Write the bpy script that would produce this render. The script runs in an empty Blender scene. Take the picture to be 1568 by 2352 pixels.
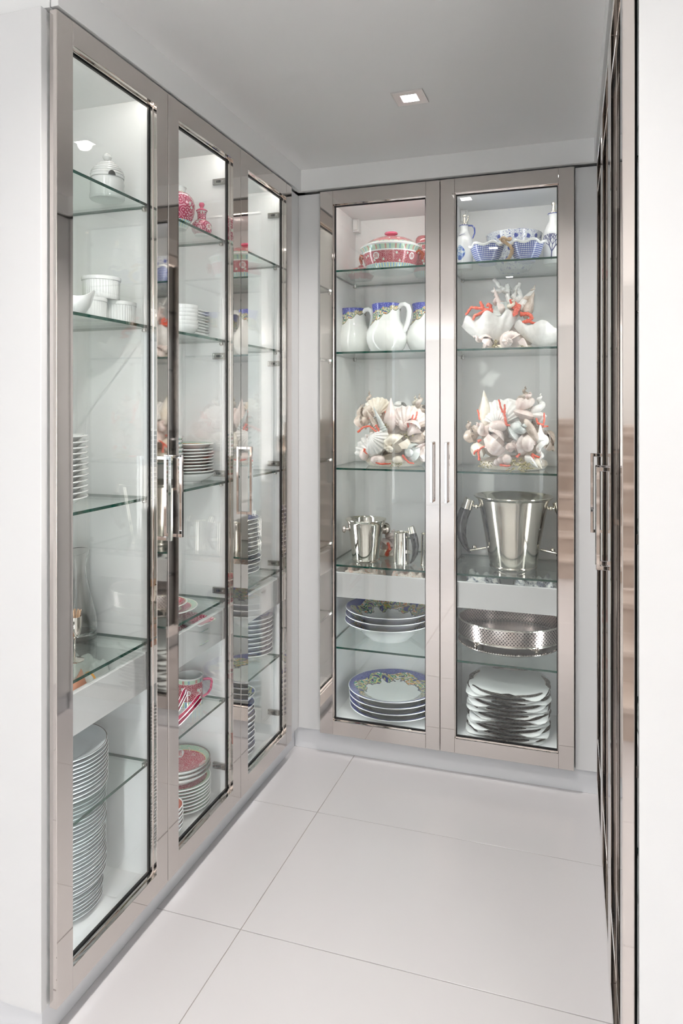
import bpy, math, random
from mathutils import Vector, Matrix, noise

PI = math.pi
random.seed(7)
SC = bpy.context.scene
COL = SC.collection

# ---------------------------------------------------------------- camera
F, YAW, CXP, CYP, EYE = 1653.08, 0.3224, 784.0, 935.1, 1.45
cd = bpy.data.cameras.new('camera')
cd.sensor_fit = 'VERTICAL'
cd.sensor_height = 36.0
cd.lens = F / 2352 * 36.0
cd.shift_y = -(1176 - CYP) / 2352
cd.shift_x = 0.0
cd.clip_start = 0.05
cam = bpy.data.objects.new('camera', cd)
COL.objects.link(cam)
cam.location = (0, 0, EYE)
cam.rotation_euler = (PI / 2, 0, YAW)
SC.camera = cam

# ---------------------------------------------------------------- world, sun, exposure
SC.view_settings.view_transform = 'Standard'
SC.view_settings.look = 'None'
SC.view_settings.gamma = 1.0
SC.view_settings.use_curve_mapping = False
SC.view_settings.exposure = 0.0
w = bpy.data.worlds.new('world')
SC.world = w
w.use_nodes = True
bg = w.node_tree.nodes['Background']
bg.inputs[0].default_value = (0.84, 0.92, 1.0, 1)
bg.inputs[1].default_value = 3.5
sd = bpy.data.lights.new('sun', 'SUN')
sd.energy = 44.0
sd.angle = 0.01
sd.color = (1.0, 0.97, 0.94)
sun = bpy.data.objects.new('sun', sd)
COL.objects.link(sun)
sun.rotation_euler = Vector((-0.80, -0.05, -0.62)).to_track_quat('-Z', 'Y').to_euler()
# the two glazed sides of the room behind (portals: guide the sky light, emit nothing themselves)
for sx in (1, -1):
    pd = bpy.data.lights.new('window_portal', 'AREA')
    pd.shape = 'RECTANGLE'
    pd.size, pd.size_y = 2.7, 2.33
    pd.cycles.is_portal = True
    po = bpy.data.objects.new('window_portal', pd)
    COL.objects.link(po)
    po.location = (2.62 * sx, -3.55, 1.195)
    po.rotation_euler = Vector((-sx, 0, 0)).to_track_quat('-Z', 'Z').to_euler()
cy = SC.cycles
cy.use_denoising = True
cy.use_adaptive_sampling = True
cy.adaptive_threshold = 0.035
cy.max_bounces = 10
cy.diffuse_bounces = 6
cy.glossy_bounces = 5
cy.transmission_bounces = 6
cy.transparent_max_bounces = 24
cy.sample_clamp_indirect = 6.0
cy.caustics_reflective = False
cy.caustics_refractive = False

# ---------------------------------------------------------------- photo pixel -> place helpers
CS, SN = math.cos(YAW), math.sin(YAW)
def ray(x, y):
    a, b = (x - CXP) / F, (CYP - y) / F
    return Vector((CS * a - SN, SN * a + CS, b))
def at_y(x, y, Y):
    d = ray(x, y); return Vector((0, 0, EYE)) + d * (Y / d.y)
def at_x(x, y, X):
    d = ray(x, y); return Vector((0, 0, EYE)) + d * (X / d.x)
def at_z(x, y, Z):
    d = ray(x, y); return Vector((0, 0, EYE)) + d * ((Z - EYE) / d.z)
def right_edge(px, r, X):
    """Y of a round thing of radius r standing at X whose far outline falls on column px."""
    lo, hi = 1.2, 3.2
    for _ in range(50):
        m = (lo + hi) / 2
        z = -SN * X + CS * m
        q = CXP + F * (CS * X + SN * m + r) / z
        if q < px: lo = m
        else: hi = m
    return m

# ---------------------------------------------------------------- node / material helpers
MATS = {}
class NT:
    def __init__(s, name):
        s.m = bpy.data.materials.new(name); s.m.use_nodes = True
        s.t = s.m.node_tree; s.n = s.t.nodes; s.b = s.n['Principled BSDF']; s.o = s.n['Material Output']
    def node(s, t, **kw):
        n = s.n.new(t)
        for k, v in kw.items(): setattr(n, k, v)
        return n
    def put(s, sock, v):
        if isinstance(v, bpy.types.NodeSocket): s.t.links.new(v, sock)
        else: sock.default_value = v
    def m2(s, op, a, b=0.0, c=0.0):
        n = s.node('ShaderNodeMath', operation=op)
        for i, v in enumerate((a, b, c)): s.put(n.inputs[i], v)
        return n.outputs[0]
    def mix(s, f, a, b):
        n = s.node('ShaderNodeMix', data_type='RGBA')
        s.put(n.inputs[0], f)
        for i, v in ((6, a), (7, b)):
            s.put(n.inputs[i], v if isinstance(v, bpy.types.NodeSocket) else (*v, 1))
        return n.outputs[2]
    def uv(s):
        n = s.node('ShaderNodeTexCoord'); return n.outputs['UV']
    def obj(s):
        n = s.node('ShaderNodeTexCoord'); return n.outputs['Object']
    def sep(s, v):
        n = s.node('ShaderNodeSeparateXYZ'); s.put(n.inputs[0], v); return n.outputs
    def noise(s, vec, scale, detail=2.0, rough=0.5, dist=0.0):
        n = s.node('ShaderNodeTexNoise'); s.put(n.inputs['Vector'], vec)
        n.inputs['Scale'].default_value = scale; n.inputs['Detail'].default_value = detail
        n.inputs['Roughness'].default_value = rough; n.inputs['Distortion'].default_value = dist
        return n.outputs
    def voro(s, vec, scale, feature='F1', dims='3D', rnd=1.0):
        n = s.node('ShaderNodeTexVoronoi', feature=feature, voronoi_dimensions=dims)
        s.put(n.inputs['Vector'], vec); n.inputs['Scale'].default_value = scale
        n.inputs['Randomness'].default_value = rnd
        return n.outputs
    def ramp(s, fac, stops, interp='LINEAR'):
        n = s.node('ShaderNodeValToRGB'); s.put(n.inputs[0], fac)
        r = n.color_ramp; r.interpolation = interp
        while len(r.elements) < len(stops): r.elements.new(0.5)
        for e, (p, c) in zip(r.elements, stops): e.position = p; e.color = (*c, 1)
        return n.outputs[0]
    def bump(s, h, strength=0.1, dist=0.002):
        n = s.node('ShaderNodeBump'); n.inputs['Strength'].default_value = strength
        n.inputs['Distance'].default_value = dist; s.put(n.inputs['Height'], h)
        s.put(s.b.inputs['Normal'], n.outputs[0]); return n
    def base(s, c, rough=0.5, metal=0.0, spec=0.5, coat=0.0):
        s.put(s.b.inputs['Base Color'], c if isinstance(c, bpy.types.NodeSocket) else (*c, 1))
        s.put(s.b.inputs['Roughness'], rough); s.b.inputs['Metallic'].default_value = metal
        s.b.inputs['Specular IOR Level'].default_value = spec
        s.b.inputs['Coat Weight'].default_value = coat
        s.b.inputs['Coat Roughness'].default_value = 0.05
        return s
def mat(name, c=None, rough=0.5, metal=0.0, spec=0.5, coat=0.0, var=0.0, vscale=8.0):
    t = NT(name)
    if var and c is not None:
        nz = t.noise(t.obj(), vscale, 3.0)[0]
        t.base(t.mix(nz, tuple(x * (1 - var) for x in c), tuple(min(1, x * (1 + var)) for x in c)), rough, metal, spec, coat)
    elif c is not None: t.base(c, rough, metal, spec, coat)
    MATS[name] = t.m
    return t
def glass_mat(name, tint, ior=1.45, boost=1.0):
    t = NT(name)
    tr = t.node('ShaderNodeBsdfTransparent'); tr.inputs[0].default_value = (*tint, 1)
    gl = t.node('ShaderNodeBsdfGlossy'); gl.inputs['Roughness'].default_value = 0.0
    gl.inputs[0].default_value = (1, 1, 1, 1)
    fr = t.node('ShaderNodeFresnel'); ge = t.node('ShaderNodeNewGeometry')
    # straight-through pane: same mirror strength on its way in and out
    t.put(fr.inputs[0], t.m2('MULTIPLY_ADD', ge.outputs['Backfacing'], 1.0 / ior - ior, ior))
    mx = t.node('ShaderNodeMixShader')
    f = t.m2('MULTIPLY', fr.outputs[0], boost)
    t.put(mx.inputs[0], f); t.put(mx.inputs[1], tr.outputs[0]); t.put(mx.inputs[2], gl.outputs[0])
    t.put(t.o.inputs[0], mx.outputs[0])
    MATS[name] = t.m
    return t

# ---- room surfaces
mat('white_lacquer', (0.79, 0.79, 0.79), 0.22, coat=0.3, var=0.006, vscale=1.5)
mat('cabinet_white', (0.92, 0.92, 0.915), 0.35, var=0.006, vscale=2)
mat('wall_white', (0.90, 0.90, 0.895), 0.6, var=0.008, vscale=2)
mat('ceiling_white', (0.94, 0.935, 0.93), 0.75, var=0.006, vscale=2)
t = mat('floor_tile', (0.715, 0.695, 0.70), 0.22, var=0.012, vscale=2.5)
t = mat('grout', (0.62, 0.57, 0.52), 0.8, var=0.03, vscale=40)
t = mat('plinth_white', (0.80, 0.81, 0.83), 0.16, coat=0.4, var=0.006, vscale=2)
t = mat('nickel', None)
nz = t.noise(t.obj(), 2.6, 0.0)
t.base((0.70, 0.655, 0.625), 0.035, 1.0)
t.bump(nz[0], 0.25, 0.004)
mat('chrome', (0.86, 0.85, 0.86), 0.03, 1.0)
mat('steel', (0.55, 0.53, 0.50), 0.18, 1.0, var=0.05, vscale=60)
mat('dark_steel', (0.05, 0.05, 0.05), 0.35, 0.6)
mat('gasket', (0.006, 0.006, 0.007), 0.55)
glass_mat('pane', (0.982, 0.992, 0.986), 1.5)
glass_mat('shelf_glass', (0.955, 0.985, 0.972), 1.5)
glass_mat('clear_glass', (0.975, 0.985, 0.985), 1.5, 1.3)
mat('shelf_edge', (0.0, 0.052, 0.034), 0.08, spec=0.6, var=0.2, vscale=30)
t = NT('lamp_glow'); t.base((1, 1, 1)); t.b.inputs['Emission Color'].default_value = (1.0, 0.955, 0.92, 1)
t.b.inputs['Emission Strength'].default_value = 60.0; MATS['lamp_glow'] = t.m
t = NT('led_glow'); t.base((1, 1, 1)); t.b.inputs['Emission Color'].default_value = (1.0, 0.95, 0.89, 1)
t.b.inputs['Emission Strength'].default_value = 36.0; MATS['led_glow'] = t.m
t = NT('fill_soft'); t.base((1, 1, 1)); t.b.inputs['Emission Color'].default_value = (0.97, 0.98, 1.0, 1)
t.b.inputs['Emission Strength'].default_value = 42.0; MATS['fill_soft'] = t.m  # glow of the added upright fill strips, left units
t = NT('fill_wide'); t.base((1, 1, 1)); t.b.inputs['Emission Color'].default_value = (0.97, 0.98, 1.0, 1)
t.b.inputs['Emission Strength'].default_value = 8.5; MATS['fill_wide'] = t.m  # glow of the added upright fill strips, back units
for nm, st in (('fill_low', 95.0), ('fill_wide_low', 15.0)):  # glow of the added fill strips in the bottom compartments
    t = NT(nm); t.base((1, 1, 1)); t.b.inputs['Emission Color'].default_value = (0.93, 0.97, 1.0, 1)
    t.b.inputs['Emission Strength'].default_value = st; MATS[nm] = t.m
t = NT('travertine'); v = t.obj()
t.base(t.ramp(t.noise(v, 3.0, 5, 0.6)[0], [(0.3, (0.56, 0.47, 0.41)), (0.7, (0.72, 0.64, 0.58))]), 0.4); MATS['travertine'] = t.m
mat('terrace_stone', (0.58, 0.57, 0.56), 0.8, var=0.1, vscale=3)

# ---------------------------------------------------------------- mesh helpers
class MB:
    def __init__(s): s.v = []; s.f = []; s.m = []; s.uv = []; s.has_uv = False
    def add(s, vs, fs, m=0, uvs=None):
        o = len(s.v); s.v += [tuple(x) for x in vs]
        for i, f in enumerate(fs):
            s.f.append(tuple(a + o for a in f)); s.m.append(m[i] if isinstance(m, (list, tuple)) else m)
            if uvs: s.uv.append(uvs[i]); s.has_uv = True
            else: s.uv.append([(0, 0)] * len(f))
        return s
    def box(s, x0, x1, y0, y1, z0, z1, m=0, c=0.0):
        if x0 > x1: x0, x1 = x1, x0
        if y0 > y1: y0, y1 = y1, y0
        if c <= 0:
            vs = [(x, y, z) for z in (z0, z1) for y in (y0, y1) for x in (x0, x1)]
            return s.add(vs, [(0, 2, 3, 1), (4, 5, 7, 6), (0, 1, 5, 4), (2, 6, 7, 3), (0, 4, 6, 2), (1, 3, 7, 5)], m)
        lo, hi = (x0, y0, z0), (x1, y1, z1)
        vs = []; idx = {}
        for sx in (0, 1):
            for sy in (0, 1):
                for sz in (0, 1):
                    sg = (sx, sy, sz)
                    for ax in range(3):
                        p = []
                        for k in range(3):
                            b = hi[k] if sg[k] else lo[k]
                            p.append(b if k == ax else b + (-c if sg[k] else c))
                        idx[(sx, sy, sz, ax)] = len(vs); vs.append(p)
        fs = []
        for ax in range(3):
            a, b = [(1, 2), (2, 0), (0, 1)][ax]
            for sd_ in (0, 1):
                q = []
                for (i, j) in ((0, 0), (1, 0), (1, 1), (0, 1)):
                    k = [0, 0, 0]; k[ax] = sd_; k[a] = i; k[b] = j
                    q.append(idx[(*k, ax)])
                fs.append(tuple(q if sd_ else q[::-1]))
        for ax in range(3):
            a, b = [(1, 2), (2, 0), (0, 1)][ax]
            for i in (0, 1):
                for j in (0, 1):
                    k0 = [0, 0, 0]; k0[a] = i; k0[b] = j; k0[ax] = 0
                    k1 = list(k0); k1[ax] = 1
                    q = [idx[(*k0, a)], idx[(*k1, a)], idx[(*k1, b)], idx[(*k0, b)]]
                    fs.append(tuple(q if (i ^ j) else q[::-1]))
        for sx in (0, 1):
            for sy in (0, 1):
                for sz in (0, 1):
                    q = [idx[(sx, sy, sz, a)] for a in range(3)]
                    fs.append(tuple(q if (sx + sy + sz) % 2 else q[::-1]))
        return s.add(vs, fs, m)
    def lathe(s, prof, n=32, c=(0, 0, 0), m=0, rf=None, zf=None, a0=0.0, a1=2 * PI):
        """prof: (r, z[, mat]) bottom-in to top-in; uv in metres (arc round, arc along)."""
        full = abs(a1 - a0 - 2 * PI) < 1e-6
        cols = n if full else n + 1
        vs = []; rows = len(prof)
        L = [0.0]
        for i in range(1, rows): L.append(L[-1] + math.hypot(prof[i][0] - prof[i - 1][0], prof[i][1] - prof[i - 1][1]))
        R = max(p[0] for p in prof)
        for i, p in enumerate(prof):
            for j in range(cols):
                a = a0 + (a1 - a0) * j / n
                r = p[0] * (rf(a, i) if rf else 1.0); z = p[1] + (zf(a, i) if zf else 0.0)
                vs.append((c[0] + r * math.cos(a), c[1] + r * math.sin(a), c[2] + z))
        fs = []; ms = []; us = []
        for i in range(rows - 1):
            if prof[i][0] < 1e-7 and prof[i + 1][0] < 1e-7: continue
            for j in range(n):
                k = (j + 1) % cols if full else j + 1
                q = [i * cols + j, i * cols + k, (i + 1) * cols + k, (i + 1) * cols + j]
                u0, u1 = R * (a1 - a0) * j / n, R * (a1 - a0) * (j + 1) / n
                uq = [(u0, L[i]), (u1, L[i]), (u1, L[i + 1]), (u0, L[i + 1])]
                if prof[i][0] < 1e-7: q = [q[0], q[2], q[3]]; uq = [uq[0], uq[2], uq[3]]
                elif prof[i + 1][0] < 1e-7: q = [q[0], q[1], q[2]]; uq = uq[:3]
                fs.append(tuple(q)); us.append(uq); ms.append(prof[i + 1][2] if len(prof[i + 1]) > 2 else m)
        return s.add(vs, fs, ms, us)
    def tube(s, pts, rad, n=8, m=0, closed=False):
        pts = [Vector(p) for p in pts]; N = len(pts)
        if not isinstance(rad, (list, tuple)): rad = [rad] * N
        vs = []; up = None
        for i, p in enumerate(pts):
            if closed: d = pts[(i + 1) % N] - pts[i - 1]
            else: d = pts[min(i + 1, N - 1)] - pts[max(i - 1, 0)]
            d.normalize()
            if up is None:
                up = Vector((0, 0, 1)) if abs(d.z) < 0.9 else Vector((1, 0, 0))
            e = d.cross(up).normalized(); up = e.cross(d).normalized()
            for j in range(n):
                a = 2 * PI * j / n
                vs.append(p + (e * math.cos(a) + up * math.sin(a)) * rad[i])
        fs = []
        for i in range(N if closed else N - 1):
            k = (i + 1) % N
            for j in range(n):
                l = (j + 1) % n
                fs.append((i * n + j, i * n + l, k * n + l, k * n + j))
        if not closed:
            fs.append(tuple(range(n))[::-1]); fs.append(tuple(range((N - 1) * n, N * n)))
        return s.add(vs, fs, m)
    def grid(s, fn, nu, nv, m=0, wrap=False):
        vs = [fn(i / nu, j / nv) for j in range(nv + 1) for i in range(nu + (0 if wrap else 1))]
        w_ = nu if wrap else nu + 1
        fs = []; us = []
        for j in range(nv):
            for i in range(nu):
                k = (i + 1) % w_
                fs.append((j * w_ + i, j * w_ + k, (j + 1) * w_ + k, (j + 1) * w_ + i))
                us.append([(i / nu, j / nv), ((i + 1) / nu, j / nv), ((i + 1) / nu, (j + 1) / nv), (i / nu, (j + 1) / nv)])
        return s.add(vs, fs, m, us)
    def move(s, M):
        s.v = [tuple(M @ Vector(p)) for p in s.v]; return s
    def mesh(s, name, mats, smooth=35):
        me = bpy.data.meshes.new(name)
        me.from_pydata(s.v, [], s.f)
        for m_ in (mats if isinstance(mats, (list, tuple)) else [mats]): me.materials.append(MATS[m_])
        me.polygons.foreach_set('material_index', s.m)
        if s.has_uv:
            ul = me.uv_layers.new(name='uv')
            flat = [x for q in s.uv for p in q for x in p]
            ul.data.foreach_set('uv', flat)
        me.validate()
        if smooth:
            me.polygons.foreach_set('use_smooth', [True] * len(me.polygons))
            me.set_sharp_from_angle(angle=math.radians(smooth))
        me.update()
        return me
def link(name, me, parent=None, loc=(0, 0, 0), rot=(0, 0, 0), scale=None):
    o = bpy.data.objects.new(name, me); COL.objects.link(o)
    o.location = loc; o.rotation_euler = rot
    if scale: o.scale = scale if isinstance(scale, (list, tuple)) else (scale,) * 3
    if parent: o.parent = parent
    return o
def obj(name, mb, mats, parent=None, loc=(0, 0, 0), rot=(0, 0, 0), smooth=35):
    return link(name, mb.mesh(name, mats, smooth), parent, loc, rot)
def tag(o, label, cat, group=None):
    o['label'] = label; o['category'] = cat
    if group: o['group'] = group
    return o
def thing(name, label, cat, loc=(0, 0, 0), rot=(0, 0, 0), group=None):
    o = bpy.data.objects.new(name, None); COL.objects.link(o)
    o.empty_display_size = 0.05
    o.location = loc; o.rotation_euler = rot
    return tag(o, label, cat, group)
def struct(name, mb, mats, label=None, smooth=0):
    o = obj(name, mb, mats, smooth=smooth); o['kind'] = 'structure'
    if label: o['label'] = label
    return o

# ================================================================ the setting
XD, YD = -1.122, 2.821                  # door fronts of the left and the back run
ZB, ZT, ZC = 0.0915, 2.348, 2.443       # door bottom, door top, ceiling
WL, WB = 0.4625, 0.5060                 # unit widths, left/right and back
RROT = -PI / 2 + 0.0125                 # the right run leans a hair off square
RFAR = Vector((0.0486, 2.72, 0))
MR = Matrix.Translation(RFAR) @ Matrix.Rotation(RROT, 4, 'Z')

fl = struct('floor', MB().box(-2.70, 2.70, -5.02, 3.34, -0.06, -0.004), 'grout', 'white porcelain tile floor with thin beige joints')
TX, TY, JT = 1.216, 0.610, 0.0026
tile_me = MB().box(JT / 2, TX - JT / 2, JT / 2, TY - JT / 2, -0.008, 0.0, c=0.0006).mesh('tile', 'floor_tile', 0)
for i in range(-2, 3):
    for j in range(-12, 3):
        x, y = -0.8985 + i * TX - (0 if True else 0), 1.8065 + j * TY
        if x + TX < -2.7 or x > 2.6 or y + TY < -5.0 or y > 3.3: continue
        link('tile', tile_me, fl, (x, y, 0))
cl = MB().box(-2.70, 2.70, -5.08, 3.40, ZC, ZC + 0.1)
struct('ceiling', cl, 'ceiling_white', 'smooth white plaster ceiling')
def wall(name, *b): return struct(name, MB().box(*b), 'wall_white')
wall('wall_left', -2.70, -2.62, -2.15, 1.40, 0, ZC)
wall('wall_right', 2.62, 2.70, -2.15, 1.40, 0, ZC)
wall('wall_rear', -2.70, 2.70, -5.08, -5.00, 0, ZC)
wall('wall_left_return', -2.62, -1.605, 1.345, 1.40, 0, ZC)
wall('wall_left_inner', -1.66, -1.605, 1.40, 3.34, 0, ZC)
wall('wall_back', -1.66, 0.66, 3.34, 3.40, 0, ZC)
wall('wall_right_inner', 0.60, 0.66, 1.40, 3.34, 0, ZC)
wall('wall_right_return', 0.60, 2.62, 1.345, 1.40, 0, ZC)
wall('wall_stair', -0.50, -0.375, -1.25, -0.62, 0, ZC)
wall('wall_stair_end', -0.375, 1.10, -3.68, -3.62, 0, ZC)
# glazed sides, unseen; the left one added to even out the daylight
for n_, sx in ((1, 1), (2, -1)):
    wn = MB()
    for y in (-5.0, -3.60, -2.20): wn.box(2.64 * sx, 2.70 * sx, y, y + 0.05, 0, ZC)
    wn.box(2.64 * sx, 2.70 * sx, -5.0, -2.15, 2.36, ZC); wn.box(2.64 * sx, 2.70 * sx, -5.0, -2.15, 0, 0.03)
    wo = struct('window_%d' % n_, wn, 'white_lacquer', 'unseen tall glazed sliding doors to the terrace')
    for y in (-4.95, -3.55):
        obj('pane', MB().box(2.665 * sx, 2.671 * sx, y, y + 1.35, 0.03, 2.36), 'pane', wo, smooth=0)
    struct('terrace', MB().box(2.72 * sx, 9.0 * sx, -12.0, 7.0, -0.10, -0.02), 'terrace_stone', 'pale stone terrace outside the glazed doors')
# stair behind the viewer, seen mirrored in the right-hand frame
for k in range(8):
    y1 = -0.66 - 0.285 * k
    st = MB().box(-0.37, 1.1, y1 - 0.285 - 0.02, y1, 0 if k == 0 else 0.158 * k - 0.0, 0.158 * (k + 1) - 0.03, c=0.0)
    st.box(-0.37, 1.1, y1 - 0.285, y1 + 0.025, 0.158 * (k + 1) - 0.03, 0.158 * (k + 1), c=0.004)
    s_ = obj('stair_step', st, 'travertine', smooth=0); s_['kind'] = 'structure'
struct('stair_landing', MB().box(-0.37, 1.1, -3.62, -2.96, 1.10, 1.30), 'travertine')

# fascia above the units, fillers, plinths
struct('trim_1', MB().box(XD - 0.015, XD + 0.005, 1.333, 2.826, 2.354, ZC, c=0.001).box(-1.605, XD - 0.019, 1.333, 1.352, 2.354, ZC, c=0.001).box(-1.605, XD - 0.02, 1.36, 2.826, 2.362, ZC), 'wall_white', 'white fascia above the left row of cabinets')
struct('trim_2', MB().box(XD + 0.005, 0.05, YD - 0.015, YD + 0.005, 2.354, ZC, c=0.001).box(XD, 0.05, YD + 0.01, 3.34, 2.362, ZC), 'wall_white', 'white fascia above the back cabinets')
b = MB().box(-0.09, 1.387, -0.005, 0.015, 2.354, ZC, c=0.001).box(-0.09, 1.387, 0.02, 0.53, 2.362, ZC).move(MR)
struct('trim_3', b, 'wall_white', 'white fascia above the right row of cabinets')
struct('trim_4', MB().box(XD - 0.038, XD - 0.020, 2.7215, YD + 0.02, ZB, ZT, c=0.0008), 'white_lacquer', 'narrow white corner filler beside the left row')
struct('trim_5', MB().box(XD - 0.020, -1.0405, YD + 0.020, YD + 0.038, ZB, ZT, c=0.0008), 'white_lacquer', 'white filler panel left of the back cabinets')
struct('trim_6', MB().box(-0.0245, 0.066, YD + 0.020, YD + 0.038, ZB, ZT, c=0.0008), 'white_lacquer', 'white filler panel right of the back cabinets')
struct('trim_7', MB().box(-0.118, -0.0015, 0.020, 0.038, ZB, ZT, c=0.0008).move(MR), 'white_lacquer', 'narrow white corner filler beside the right row')
struct('baseboard_left', MB().box(-1.60, XD - 0.044, 1.338, YD + 0.037, 0, ZB - 0.003, c=0.001), 'plinth_white', 'glossy white plinth under the left row')
struct('baseboard_back', MB().box(XD - 0.044, 0.085, YD + 0.037, YD + 0.06, 0, ZB - 0.003, c=0.001), 'plinth_white', 'glossy white plinth under the back cabinets')
struct('baseboard_right', MB().box(-0.14, 1.382, 0.044, 0.50, 0, ZB - 0.003, c=0.001).move(MR), 'plinth_white', 'glossy white plinth under the right row')

# recessed square ceiling lamps
SPOT_W = 68.0
def downlight(x, y, label):
    t = thing('downlight', label, 'ceiling lamp', (x, y, ZC), group='square downlights over the aisle')
    a, bb, h = 0.051, 0.0255, 0.004
    vs = []; fs = []
    for r, z in ((a, 0), (a, -h), (a - .004, -h - .001), (bb + .001, -h - .0005), (bb, -h), (bb, 0.004)):
        vs += [(-r, -r, z), (r, -r, z), (r, r, z), (-r, r, z)]
    for k in range(5):
        for j in range(4):
            fs.append((k * 4 + j, k * 4 + (j + 1) % 4, k * 4 + 4 + (j + 1) % 4, k * 4 + 4 + j))
    obj('bezel', MB().add(vs, [f[::-1] for f in fs]), 'steel_satin', t, smooth=0)
    ld_ = bpy.data.lights.new('downlight_beam', 'SPOT'); ld_.energy = SPOT_W; ld_.color = (1.0, 0.955, 0.92)
    ld_.spot_size = math.radians(148); ld_.spot_blend = 0.9; ld_.shadow_soft_size = 0.022
    lo_ = bpy.data.objects.new('downlight_beam', ld_); COL.objects.link(lo_); lo_.parent = t; lo_.location = (0, 0, -0.008)
    obj('lens', MB().box(-bb, bb, -bb, bb, -0.0025, -0.0015), 'lamp_glow', t, smooth=0)
mat('steel_satin', (0.72, 0.70, 0.69), 0.35, 0.75)
downlight(-0.523, 2.256, 'square recessed downlight nearest the back glass cabinets')
downlight(-0.523, 1.14, 'square recessed downlight over the middle of the aisle')
downlight(-0.523, 0.09, 'square recessed downlight furthest from the back cabinets')

# ================================================================ glass-fronted cabinets
SH = (2.026, 1.682, 1.195, 0.788, 0.442)
GT = 0.008
sup_me = MB().lathe([(0, -0.018), (0.0055, -0.018), (0.0072, -0.016), (0.0072, -0.0105), (0.0045, -0.010), (0.0045, -0.0085), (0.007, -0.0082), (0.007, -0.0078), (0, -0.0078)], 12).tube([(0, 0, -0.012), (0.009, 0, -0.012)], 0.003, 8).mesh('shelf_support', 'steel')
hb = MB().box(0, 0.010, 0, 0.050, -0.0105, 0.0105, 0, c=0.001).box(-0.001, 0.012, 0.0445, 0.0475, -0.008, 0.008, 2)
hb.box(-0.0006, 0.001, 0.018, 0.030, -0.004, 0.004, 1).box(-0.0006, 0.001, 0.0315, 0.0345, -0.0035, 0.0035, 1)
hb.tube([(-0.0012, 0.010, 0), (0.002, 0.010, 0)], 0.0028, 10, 2)
hb.box(0.002, 0.012, -0.022, 0.0, -0.009, 0.009, 0, c=0.001)
hinge_me = hb.mesh('hinge', ['steel', 'dark_steel', 'chrome'])

def handle_mb():
    m = MB()
    m.box(-0.005, 0.005, -0.030, -0.021, 1.074, 1.312, c=0.0008)
    for z in (1.0745, 1.3020): m.box(-0.0048, 0.0048, -0.0215, 0.0005, z, z + 0.0095, c=0.0006)
    return m
handle_me = handle_mb().mesh('handle', 'chrome', 20)
hanger_me = MB().box(0, 0.028, 0, 0.040, -0.060, 0, c=0.001).box(0.004, 0.024, -0.012, 0.0, -0.052, -0.008, c=0.001).mesh('hanger_bracket', 'cabinet_white')

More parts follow.
